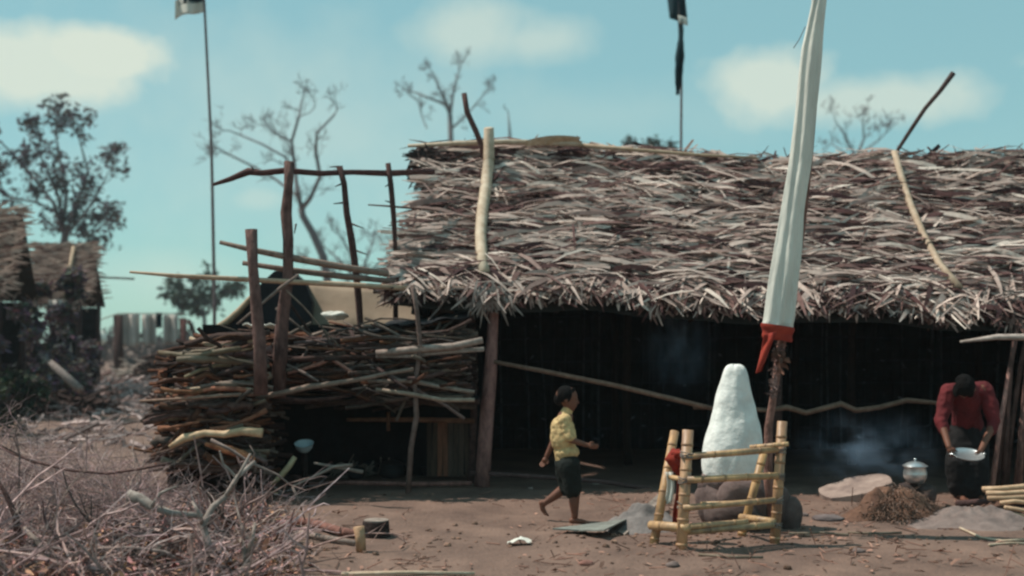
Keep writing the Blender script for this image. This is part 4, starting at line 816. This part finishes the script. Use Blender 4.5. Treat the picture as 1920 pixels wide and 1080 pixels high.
# ------------------------------------------------------------------ trees
def tree(name, label, base_px, Y, limbs, twig_len, depth=4, m='distwig', spread=.6, per=5, leaves=None, cat='tree'):
    Y0 = Y; Y *= 2.2; gyp = HZ + CH * F / Y
    limbs[0] = ([(limbs[0][0][0][0], gyp + 3)] + limbs[0][0][1:], *limbs[0][1:])
    bx = (base_px - 960) / F * Y; e = empty(name, Vector((bx, Y, 0)), label, cat)
    tr = MB(); cr = MB(); lf = MB(); tips = []
    def grow(p, d, ln, r, lv):
        pts = [p]; dd = d.copy()
        for s in range(4):
            dd = (dd + Vector((rnd.gauss(0, .22), rnd.gauss(0, .22), rnd.gauss(.05, .2)))).normalized(); pts.append(pts[-1] + dd * ln / 4)
        cr.tube(pts, [r, r * .5], 4 if lv < 2 else 3, (1, 1, 1), 0, False)
        if lv <= 0: tips.append(pts[-1]); return
        for s in range(3):
            q = pts[rnd.randint(1, 4)]; d2 = (dd + Vector((rnd.gauss(0, spread), rnd.gauss(0, spread), rnd.gauss(.1, spread)))).normalized(); grow(q, d2, ln * rnd.uniform(.5, .8), max(.00016 * Y, r * .5), lv - 1)
    first = True
    for pts, r0, r1 in limbs:
        off = 0.0; W = []
        for i, (a, c_) in enumerate(pts):
            W.append(P(a, c_, Y + off));
            if not first: off += rnd.gauss(0, .01 * Y)
        (tr if first else cr).tube(W, [r0 / F * Y, r1 / F * Y], 7, (1, 1, 1), .1); 
        if not first or len(limbs) == 1:
            for s in range(per):
                i = rnd.randint(1, len(W) - 1); q = W[i - 1].lerp(W[i], rnd.random()); d = (W[i] - W[i - 1]).normalized() + Vector((rnd.gauss(0, .7), rnd.gauss(0, .7), rnd.gauss(.2, .5)))
                grow(q, d.normalized(), twig_len / F * Y * rnd.uniform(.6, 1.2), r1 / F * Y * .7, depth - 1)
            grow(W[-1], (W[-1] - W[-2]).normalized(), twig_len / F * Y, r1 / F * Y, depth)
        first = False
    tr.build('trunk', M[m], e, True); cr.build('branches', M[m], e)
    if leaves:
        n, sz, lm = leaves; sz *= 2.2
        for t in tips:
            k = rnd.uniform(.6, 1.6); leafball(lf, t, sz * 1.6, n, sz, lambda: tuple(k * rnd.uniform(.8, 1.2) for _ in range(3)), .8)
        lf.build('crown', M[lm], e)
    return e
tree('bare_tree', 'bare crooked tree rising behind the bark pole frame', 620, 26, [([(625, 700), (620, 560), (606, 480), (585, 435), (568, 405), (565, 390)], 9, 6), ([(565, 392), (558, 360), (552, 310), (547, 265), (560, 220), (566, 190)], 4.5, 1.8), ([(565, 392), (582, 372), (600, 330), (592, 285), (594, 250), (627, 215)], 5, 1.8), ([(552, 320), (533, 293), (490, 270), (450, 253), (430, 245)], 2.6, 1.2), ([(560, 370), (515, 335), (477, 313), (430, 290), (414, 284)], 2.8, 1.4), ([(547, 265), (515, 250), (500, 235)], 2, 1)], 36, 4, per=5)
tree('bare_tree', 'bare forked tree standing up behind the left ridge end of the big hut', 845, 45, [([(848, 700), (850, 400), (846, 280), (844, 215)], 8, 4.5), ([(844, 215), (835, 195), (800, 182), (775, 172)], 3, 1.4), ([(844, 220), (848, 185), (855, 150), (862, 130)], 3, 1.3), ([(843, 205), (822, 160), (812, 138)], 2.6, 1.2), ([(848, 240), (880, 210), (905, 180)], 2.2, 1), ([(800, 240), (790, 215), (785, 190)], 1.6, .9)], 26, 4, per=3)
tree('dead_snag', 'dead pointed trunk showing over the ridge right of the pale roof pole', 957, 35, [([(962, 700), (958, 300), (956, 250), (953, 210)], 6, 1)], 14, 1, per=2)
tree('bare_tree', 'faint bare tree behind the ridge right of the white banner', 1600, 50, [([(1600, 700), (1605, 400), (1608, 290)], 7, 3), ([(1608, 290), (1620, 260), (1618, 225)], 3, 1.2), ([(1608, 300), (1585, 255), (1565, 225)], 2.5, 1), ([(1610, 290), (1645, 265), (1660, 250)], 2.2, 1), ([(1606, 310), (1575, 280), (1560, 270)], 2.2, 1)], 26, 4, per=3)
tree('round_tree', 'wide domed bare tree low behind the frame beside the big hut', 670, 42, [([(672, 700), (672, 560), (670, 530)], 7, 5), ([(670, 530), (640, 490), (610, 465)], 3, 1.2), ([(670, 530), (660, 480), (640, 445)], 3, 1.2), ([(670, 530), (690, 480), (700, 450)], 3, 1.2), ([(670, 530), (715, 490), (745, 465)], 3, 1.2), ([(670, 540), (620, 505), (585, 490)], 2.5, 1.2)], 30, 4, per=5, spread=.7)
tree('leafy_tree', 'tall sparse leafy tree behind the huts at the left edge', 95, 28, [([(105, 700), (112, 500), (122, 440), (110, 410)], 9, 6), ([(122, 440), (100, 380), (60, 330), (25, 290), (5, 270)], 4, 1.6), ([(122, 440), (110, 370), (85, 310), (60, 265)], 4, 1.5), ([(118, 430), (125, 360), (110, 290), (105, 250)], 4, 1.5), ([(122, 440), (145, 380), (165, 320), (150, 265)], 4, 1.5), ([(122, 440), (160, 400), (185, 360), (200, 330)], 3.5, 1.4), ([(110, 400), (70, 380), (20, 370), (0, 350)], 3, 1.4), ([(125, 440), (170, 440), (195, 420)], 2.6, 1.2)], 36, 3, per=6, leaves=(4, .13, 'leafpurple'), spread=.6)
tree('small_tree', 'small dark green spreading tree below the long pale rail', 385, 42, [([(384, 720), (384, 620), (383, 590)], 5, 3.5), ([(383, 590), (360, 560), (340, 545)], 2.5, 1.2), ([(383, 590), (380, 555), (375, 535)], 2.5, 1.2), ([(383, 590), (410, 560), (430, 550)], 2.5, 1.2), ([(383, 595), (350, 580), (335, 570)], 2, 1)], 20, 2, per=4, leaves=(10, .22, 'leafgreen'), spread=.6)
tree('bare_tree', 'leafy treetop poking over the ridge left of the white banner', 1220, 38, [([(1220, 700), (1222, 400), (1222, 290)], 6, 3), ([(1222, 290), (1215, 275), (1190, 280)], 2.5, 1.2), ([(1222, 290), (1225, 268), (1250, 278)], 2.5, 1.2)], 12, 2, per=3, leaves=(9, .14, 'leafgreen'))

# ------------------------------------------------------------------ flags far behind
def flagpole(label, px0, px1, bottom, Y, r):
    e = empty('flag_pole', Vector(((px1 - 960) / F * Y, Y, 0)), label, 'flag')
    part('pole', 'greywood', e, [Vector(((px1 - 960) / F * Y, Y, 0)), P(px1, bottom, Y), P((px0 + px1) / 2 + 4, bottom / 2, Y), P(px0, 0, Y), P(px0 - 4, -90, Y)], [r, r, r * .85, r * .7, r * .5], n=7, c=(.6, .55, .65)); return e
e = flagpole('tall thin leaning flag pole with a white and dark blue flag at its tip', 383, 402, 560, 24, .036)
def fl(u, v, y0=0, y1=26): return P(383 - u * 54, lerp(y0, y1, v) + 16 * u ** 2 * v + 3 * math.sin(u * 6), 24 + .12 * math.sin(u * 9))
o = drape('white_band', 'cloth', None, None, lambda u, v: fl(u, v, 2, 22), 14, 5, .01, e); drape('blue_band', 'flagblue', None, None, lambda u, v: fl(u * .9, v, -38, 2), 14, 6, .01, e)
drape('white_band', 'cloth', None, None, lambda u, v: fl(u * .9, v, -60, -38), 14, 5, .01, e)
e = flagpole('thin flag pole behind the roof with a dark teal pennant hanging in tatters', 1271, 1277, 290, 26, .030)
drape('pennant', 'flagblue', None, None, lambda u, v: P(lerp(1250, 1284, u) - 6 * (1 - v) + 6 * v, lerp(-70, 34, v) + 12 * u * v, 26 + .1 * math.sin(u * 7 + v * 3)), 10, 8, .01, e)
drape('pennant', 'flagblue', None, None, lambda u, v: P(1279 + (u - .5) * (5 + 11 * math.sin(v * 2.8) ** 2 + 4 * nn(v * 9, 2)) - 8 * v, lerp(34, 178, v), 25.9 + .08 * math.sin(u * 7 + v * 5)), 8, 18, .01, e)
drape('white_trim', 'cloth', None, None, lambda u, v: P(1272 + 17 * u, lerp(28, 42, v) + 6 * u, 25.85), 5, 3, .01, e)

# ------------------------------------------------------------------ people
def ball(b, c0, r, s=(1, 1, 1), n=12, rot=None):
    V = []; FS = []
    for j in range(n + 1):
        ph = math.pi * j / n
        for k in range(n * 2):
            th = math.pi * k / n; d = Vector((math.sin(ph) * math.cos(th) * s[0], math.sin(ph) * math.sin(th) * s[1], math.cos(ph) * s[2])) * r
            if rot is not None: d = rot @ d
            V.append(Vector(c0) + d)
    m_ = n * 2
    for j in range(n):
        for k in range(m_): FS.append((j * m_ + k, (j + 1) * m_ + k, (j + 1) * m_ + (k + 1) % m_, j * m_ + (k + 1) % m_))
    b.add(V, FS)
def limb(b, pts, rad, sq=1):
    n = 6; P_ = []; R_ = []
    for i in range(len(pts) - 1):
        for s in range(n): t = s / n; P_.append(Vector(pts[i]).lerp(Vector(pts[i + 1]), t)); R_.append(lerp(rad[i], rad[i + 1], t))
    P_.append(Vector(pts[-1])); R_.append(rad[-1])
    b.tube(P_, R_, 12)
    for p, r in zip(pts, rad): ball(b, p, r, n=8)
def fuse(b, name, m, parent, voxel=.006, smooth=6, wr=0.0, fq=14):
    me = bpy.data.meshes.new('t'); me.from_pydata(b.v, [], b.f); me.update()
    o = bpy.data.objects.new('t', me); col.objects.link(o)
    r = o.modifiers.new('r', 'REMESH'); r.mode = 'VOXEL'; r.voxel_size = voxel
    s = o.modifiers.new('s', 'SMOOTH'); s.iterations = smooth; s.factor = .5
    dg = bpy.context.evaluated_depsgraph_get(); dg.update()
    m2 = bpy.data.meshes.new_from_object(o.evaluated_get(dg)); bpy.data.objects.remove(o); m2.name = name
    if wr:
        nrs = [v_.normal.copy() for v_ in m2.vertices]
        for v_, n_ in zip(m2.vertices, nrs):
            q = v_.co.copy(); k = mnoise.noise(Vector((q.x * fq, q.y * fq, q.z * fq * .55))) + .5 * mnoise.noise(q * fq * 2.3); v_.co = q + n_ * wr * k
    m2.materials.clear(); m2.materials.append(M[m]); m2.polygons.foreach_set('use_smooth', [True] * len(m2.polygons)); m2.update()
    q = bpy.data.objects.new(name, m2); col.objects.link(q)
    if parent is not None: q.parent = parent; q.matrix_parent_inverse = Matrix.Translation(-parent.location)
    return q
def hand(b, wrist, d, side, palm, s=1.0, curl=.5):
    # d: towards the fingertips, side: towards the thumb, palm: palm normal
    d, side = d.normalized(), side.normalized(); palm = d.cross(side) * (1 if d.cross(side).dot(palm) > 0 else -1); palm.normalize()
    c0 = wrist + d * .035 * s; ball(b, c0, .03 * s, (1, 1, 1), 8); 
    for q in (-.9, -.3, .3, .9): limb(b, [wrist, wrist + d * .06 * s + side * q * .024 * s], [.014 * s, .0105 * s])
    for q, ln in ((.9, .058), (.3, .066), (-.3, .06), (-.9, .046)):
        a = wrist + d * .062 * s + side * q * .026 * s; m1 = a + (d * math.cos(curl * .5) + palm * math.sin(curl * .5) + side * q * .12) * ln * .45 * s; m2 = m1 + (d * math.cos(curl) + palm * math.sin(curl)) * ln * .32 * s; m3 = m2 + (d * math.cos(curl * 1.6) + palm * math.sin(curl * 1.6)) * ln * .27 * s
        limb(b, [a, m1, m2, m3], [.0092 * s, .0088 * s, .008 * s, .0065 * s])
    a = wrist + d * .018 * s + side * .02 * s; limb(b, [a, a + (d * .6 + side * .8) * .03 * s, a + (d * .9 + side * .55 + palm * .3) * .055 * s], [.012 * s, .0105 * s, .008 * s])
def head(b, c0, H, fwd, up, s=1.0):
    # H head height; builds skull, jaw, nose, lips, brow, ears
    fwd, up = fwd.normalized(), up.normalized(); sd_ = fwd.cross(up).normalized(); up = sd_.cross(fwd).normalized(); rot = Matrix((sd_, fwd, up)).transposed()
    def L_(x, y, z): return c0 + rot @ (Vector((x, y, z)) * H)
    ball(b, L_(0, -.05, .12), H, (.34, .42, .38), 14, rot); ball(b, L_(0, .10, -.10), H, (.27, .27, .34), 12, rot); ball(b, L_(0, .17, -.33), H, (.15, .14, .12), 8, rot)
    ball(b, L_(0, .29, .12), H, (.2, .07, .09), 8, rot)
    limb(b, [L_(0, .345, .08), L_(0, .385, -.02), L_(0, .41, -.09)], [H * .03, H * .04, H * .05]); ball(b, L_(.05, .37, -.1), H * .035, n=6); ball(b, L_(-.05, .37, -.1), H * .035, n=6)
    ball(b, L_(0, .335, -.2), H, (.10, .05, .025), 8, rot); ball(b, L_(0, .325, -.245), H, (.09, .05, .028), 8, rot)
    for q in (-1, 1):
        ball(b, L_(q * .13, .20, -.06), H, (.09, .1, .1), 8, rot); ball(b, L_(q * .34, -.03, 0), H, (.035, .08, .12), 8, rot)
        ball(b, L_(q * .13, .315, .035), H, (.05, .03, .035), 8, rot)
    return L_, rot
def eyes(L_, H, parent):
    b = MB()
    for q in (-1, 1): ball(b, L_(q * .13, .335, .03), H * .022, n=6)
    b.build('eye', M['hair'], parent, True)
# walking child: local frame in photo pixels at Y = 10.5
YB = 10.5
def B(px, py, dy=0): p = P(px, py, YB); p.y += dy; return p
fz = gh(B(1080, 975).x, YB); child = empty('person', Vector((B(1075, 975).x, YB, fz)), 'walking barefoot child in a yellow shirt and dark shorts, seen from the side', 'person')
b = MB()
limb(b, [B(1063, 862), B(1058, 830), B(1055, 800), B(1060, 782)], [.085, .08, .09, .07]); ball(b, B(1058, 822, 0), .08, (1.0, 1.15, 1.6))
limb(b, [B(1060, 786, -.03), B(1060, 786, .06)], [.05, .05]); limb(b, [B(1060, 780), B(1066, 762)], [.045, .04])
Lh, _ = head(b, B(1064, 749, 0), .235, Vector((1, -.12, -.08)), Vector((.05, 0, 1)))
# near (right) arm bent forward, far (left) arm swinging back
limb(b, [B(1056, 790, -.10), B(1068, 822, -.13), B(1098, 832, -.13)], [.038, .030, .021]); hand(b, B(1100, 833, -.13), Vector((1, -.05, -.15)), Vector((0, -.3, 1)), Vector((0, 1, 0)), .8, .5)
limb(b, [B(1055, 790, .11), B(1038, 832, .16), B(1026, 858, .15)], [.038, .030, .022]); hand(b, B(1025, 860, .15), Vector((-.45, 0, -1)), Vector((.9, -.4, -.3)), Vector((0, -1, 0)), .85, .7)
# legs
limb(b, [B(1066, 868, -.05), B(1078, 920, -.05), B(1077, 966, -.05)], [.075, .046, .030]); limb(b, [B(1077, 925, -.05), B(1075, 940, -.05), B(1077, 960, -.05)], [.046, .044, .032])
limb(b, [B(1064, 868, .06), B(1066, 912, .06), B(1020, 946, .06)], [.075, .046, .028]); limb(b, [B(1058, 917, .06), B(1045, 928, .06), B(1030, 939, .06)], [.046, .043, .033])
fa = B(1077, 966, -.05); fa.z = fz + .05
limb(b, [fa + Vector((-.025, 0, -.022)), fa + Vector((.06, 0, -.028)), fa + Vector((.11, 0, -.035))], [.027, .024, .015])
for q in range(5): limb(b, [fa + Vector((.10, (q - 2) * .013, -.036)), fa + Vector((.135 - abs(q - 1) * .006, (q - 2) * .014, -.04))], [.009, .008])
fb = B(1018, 947, .06); limb(b, [fb + Vector((-.01, 0, .01)), fb + Vector((.0, 0, -.045)), fb + Vector((.025, 0, -.085))], [.026, .024, .018])
for q in range(5): limb(b, [fb + Vector((.022, (q - 2) * .013, -.085)), fb + Vector((.05, (q - 2) * .014, -.10))], [.009, .008])
fuse(b, 'body', 'skin', child, .0055, 4)
b = MB(); limb(b, [B(1061, 856), B(1057, 830), B(1055, 800), B(1060, 785)], [.102, .102, .108, .07]); ball(b, B(1056, 818), .1, (1.16, 1.3, 1.75)); limb(b, [B(1059, 787, -.09), B(1059, 787, .10)], [.058, .058])
ball(b, B(1062, 848), .1, (1.13, 1.3, .75)); limb(b, [B(1057, 789, -.10), B(1068, 815, -.13)], [.055, .052]); limb(b, [B(1055, 790, .11), B(1043, 822, .15)], [.055, .052]); limb(b, [B(1061, 780), B(1064, 770)], [.06, .05])
fuse(b, 'shirt', 'shirt', child, .008, 5, .014)
b = MB(); ball(b, B(1063, 870), .1, (1.1, 1.25, .9)); limb(b, [B(1066, 870, -.06), B(1073, 918, -.055)], [.10, .078]); limb(b, [B(1061, 870, .06), B(1063, 915, .06)], [.10, .078]); fuse(b, 'shorts', 'shorts', child, .008, 4, .012)
b = MB(); H = .235
ball(b, Lh(0, -.085, .165), H, (.355, .415, .365), 14); ball(b, Lh(0, -.24, .0), H, (.29, .24, .28), 12)
for i in range(50): a = rnd.uniform(-1.2, 1.2); ball(b, Lh(math.sin(a) * .25, .16 + .06 * math.cos(a), .37 + rnd.uniform(-.03, .06)), H * .05, n=5)
fuse(b, 'hair', 'hair', child, .006, 3, .004, 45); eyes(Lh, H, child)

# bent person cooking
YC = 11.75
def Q(px, py, dy=0): return P(px, py, YC + dy)
fz = gh(Q(1812, 940).x, YC); cook = empty('person', Vector((Q(1812, 940).x, YC, fz)), 'person in a red top bending over a pan at the hearth beside the stick wall', 'person')
b = MB(); zf = lambda p: Vector((p.x, p.y, fz + .06))
limb(b, [Q(1813, 802, .30), Q(1812, 770, .18), Q(1811, 742, .06), Q(1811, 730, -.06)], [.13, .12, .13, .10]); limb(b, [Q(1784, 734, 0), Q(1842, 732, 0)], [.07, .07]); limb(b, [Q(1811, 728, -.05), Q(1809, 722, -.15)], [.06, .055])
Lc, rot_c = head(b, Q(1808, 727, -.24), .225, Vector((-.05, -.32, -1)), Vector((0, -1, .2)))
WL, WR = Q(1779, 838, -.30), Q(1840, 842, -.30)
limb(b, [Q(1776, 738, 0), Q(1765, 790, -.08), WL], [.055, .043, .028]); limb(b, [Q(1850, 736, 0), Q(1864, 792, -.06), WR], [.055, .043, .028])
hand(b, WL, Vector((.35, -.25, -1)), Vector((.6, -.5, .3)), Vector((1, 0, 0)), 1.0, 1.0); hand(b, WR, Vector((-.45, -.25, -1)), Vector((-.6, -.5, .3)), Vector((-1, 0, 0)), 1.0, 1.0)
fl_, fr_ = zf(Q(1797, 940, .2)), zf(Q(1832, 940, .16))
limb(b, [Q(1801, 808, .30), Q(1797, 868, .14), fl_], [.10, .065, .04]); limb(b, [Q(1826, 808, .30), Q(1831, 870, .12), fr_], [.10, .065, .04])
for f_ in (fl_, fr_):
    limb(b, [f_ + Vector((0, .04, -.03)), f_ + Vector((0, -.08, -.035)), f_ + Vector((0, -.15, -.042))], [.035, .034, .02])
    for q in range(5): limb(b, [f_ + Vector(((q - 2) * .016, -.145, -.044)), f_ + Vector(((q - 2) * .018, -.19 + abs(q - 1) * .008, -.047))], [.011, .009])
fuse(b, 'body', 'skin', cook, .007, 4)
b = MB(); limb(b, [Q(1813, 796, .29), Q(1812, 770, .18), Q(1811, 742, .06), Q(1811, 732, -.05)], [.155, .145, .15, .11]); limb(b, [Q(1780, 735, .02), Q(1846, 733, .02)], [.092, .092])
limb(b, [Q(1776, 738, 0), Q(1765, 788, -.08), Q(1770, 805, -.13)], [.078, .066, .056]); limb(b, [Q(1850, 736, 0), Q(1864, 790, -.06), Q(1859, 808, -.12)], [.078, .066, .056]); fuse(b, 'blouse', 'redshirt', cook, .009, 6, .016, 11)
b = MB(); limb(b, [Q(1813, 798, .30), Q(1813, 830, .28), Q(1813, 870, .22), Q(1814, 915, .19)], [.16, .18, .17, .16]); limb(b, [Q(1800, 815, .3), Q(1796, 870, .15), Q(1797, 915, .18)], [.13, .115, .10]); limb(b, [Q(1828, 815, .3), Q(1832, 870, .13), Q(1832, 915, .15)], [.13, .115, .10]); fuse(b, 'skirt', 'skirt', cook, .01, 6, .02, 9)
b = MB(); ball(b, Lc(0, -.06, .13), .225, (.41, .47, .42), 14, rot_c); ball(b, Lc(0, -.34, -.02), .225, (.33, .28, .34), 12, rot_c); ball(b, Lc(.3, .1, -.1), .225, (.12, .3, .34), 8, rot_c); ball(b, Lc(-.3, .1, -.1), .225, (.12, .3, .34), 8, rot_c); fuse(b, 'hair', 'hair', cook, .008, 4, .01, 40); eyes(Lc, .225, cook)
pn = (WL + WR) / 2 + Vector((0, -.06, -.085)); pan = empty('frying_pan', pn, 'shallow shiny metal pan held by the bending person', 'pan')
b = MB(); b.lathe(pn, [(0, 0), (.09, 0), (.13, .02), (.15, .035), (.155, .037), (.135, .028), (.09, .008), (0, .008)], 28, axis=Matrix.Rotation(R(18), 3, 'X')); b.build('dish', M['metal'], pan, True)
for s in (-1, 1):
    b = MB(); pts = [pn + Vector((s * (.145 + .03 * math.sin(t * math.pi)), .0 + (t - .5) * .07, .034)) for t in [i / 8 for i in range(9)]]; b.tube(pts, .006, 6); b.build('handle', M['metal'], pan, True)

# ------------------------------------------------------------------ smoke
def smoke(label, c0, sx, sy, sz, dens, seed):  # soft falloff to the rim
    m = bpy.data.materials.new('smoke'); m.use_nodes = True; t = m.node_tree; t.nodes.clear(); o_ = nd(t, 'ShaderNodeOutputMaterial'); v = nd(t, 'ShaderNodeVolumePrincipled'); v.inputs['Color'].default_value = (.55, .75, 1, 1)
    tc = nd(t, 'ShaderNodeTexCoord'); n1 = nd(t, 'ShaderNodeTexNoise'); n1.inputs['Scale'].default_value = 2.6; n1.inputs['Detail'].default_value = 4; n1.noise_dimensions = '4D'; n1.inputs['W'].default_value = seed; n1.inputs['Distortion'].default_value = .6
    t.links.new(tc.outputs['Object'], n1.inputs['Vector'])
    ln = nd(t, 'ShaderNodeVectorMath', operation='LENGTH'); t.links.new(tc.outputs['Object'], ln.inputs[0])
    def mm(op, a, b_=None, cl=False):
        q = nd(t, 'ShaderNodeMath', operation=op); q.use_clamp = cl
        for i, x in enumerate((a, b_)):
            if x is None: continue
            if isinstance(x, (int, float)): q.inputs[i].default_value = x
            else: t.links.new(x, q.inputs[i])
        return q.outputs[0]
    fall = mm('SUBTRACT', 1.0, ln.outputs['Value'], True); fall = mm('POWER', fall, 1.6); k = mm('MULTIPLY', mm('SUBTRACT', n1.outputs[0], .45, True), 8.0); t.links.new(mm('MULTIPLY', mm('MULTIPLY', fall, k), dens), v.inputs['Density'])
    t.links.new(v.outputs[0], o_.inputs['Volume'])
    b = MB(); ball(b, (0, 0, 0), 1.0, n=10); o = b.build('smoke', m, None, True); o.location = c0; o.scale = (sx, sy, sz); tag(o, label, 'smoke', kind='stuff'); return o
smoke('thin blue smoke drifting low over the hearth beside the silver pot', P(1630, 845, 12.3), .95, .5, .5, 1.3, 1)
smoke('thin blue smoke rising under the eave behind the white mound', P(1275, 640, 13.0), .5, .4, .8, 1.5, 4)

m = bpy.data.materials.new('haze'); m.use_nodes = True; t = m.node_tree; t.nodes.clear(); o_ = nd(t, 'ShaderNodeOutputMaterial'); v = nd(t, 'ShaderNodeVolumePrincipled')
v.inputs['Color'].default_value = (.80, .90, .95, 1); v.inputs['Density'].default_value = .0005; v.inputs['Anisotropy'].default_value = .2; t.links.new(v.outputs[0], o_.inputs['Volume'])
b = MB(); b.box((0, 60, 11), (260, 160, 26)); tag(b.build('haze', m), kind='stuff')
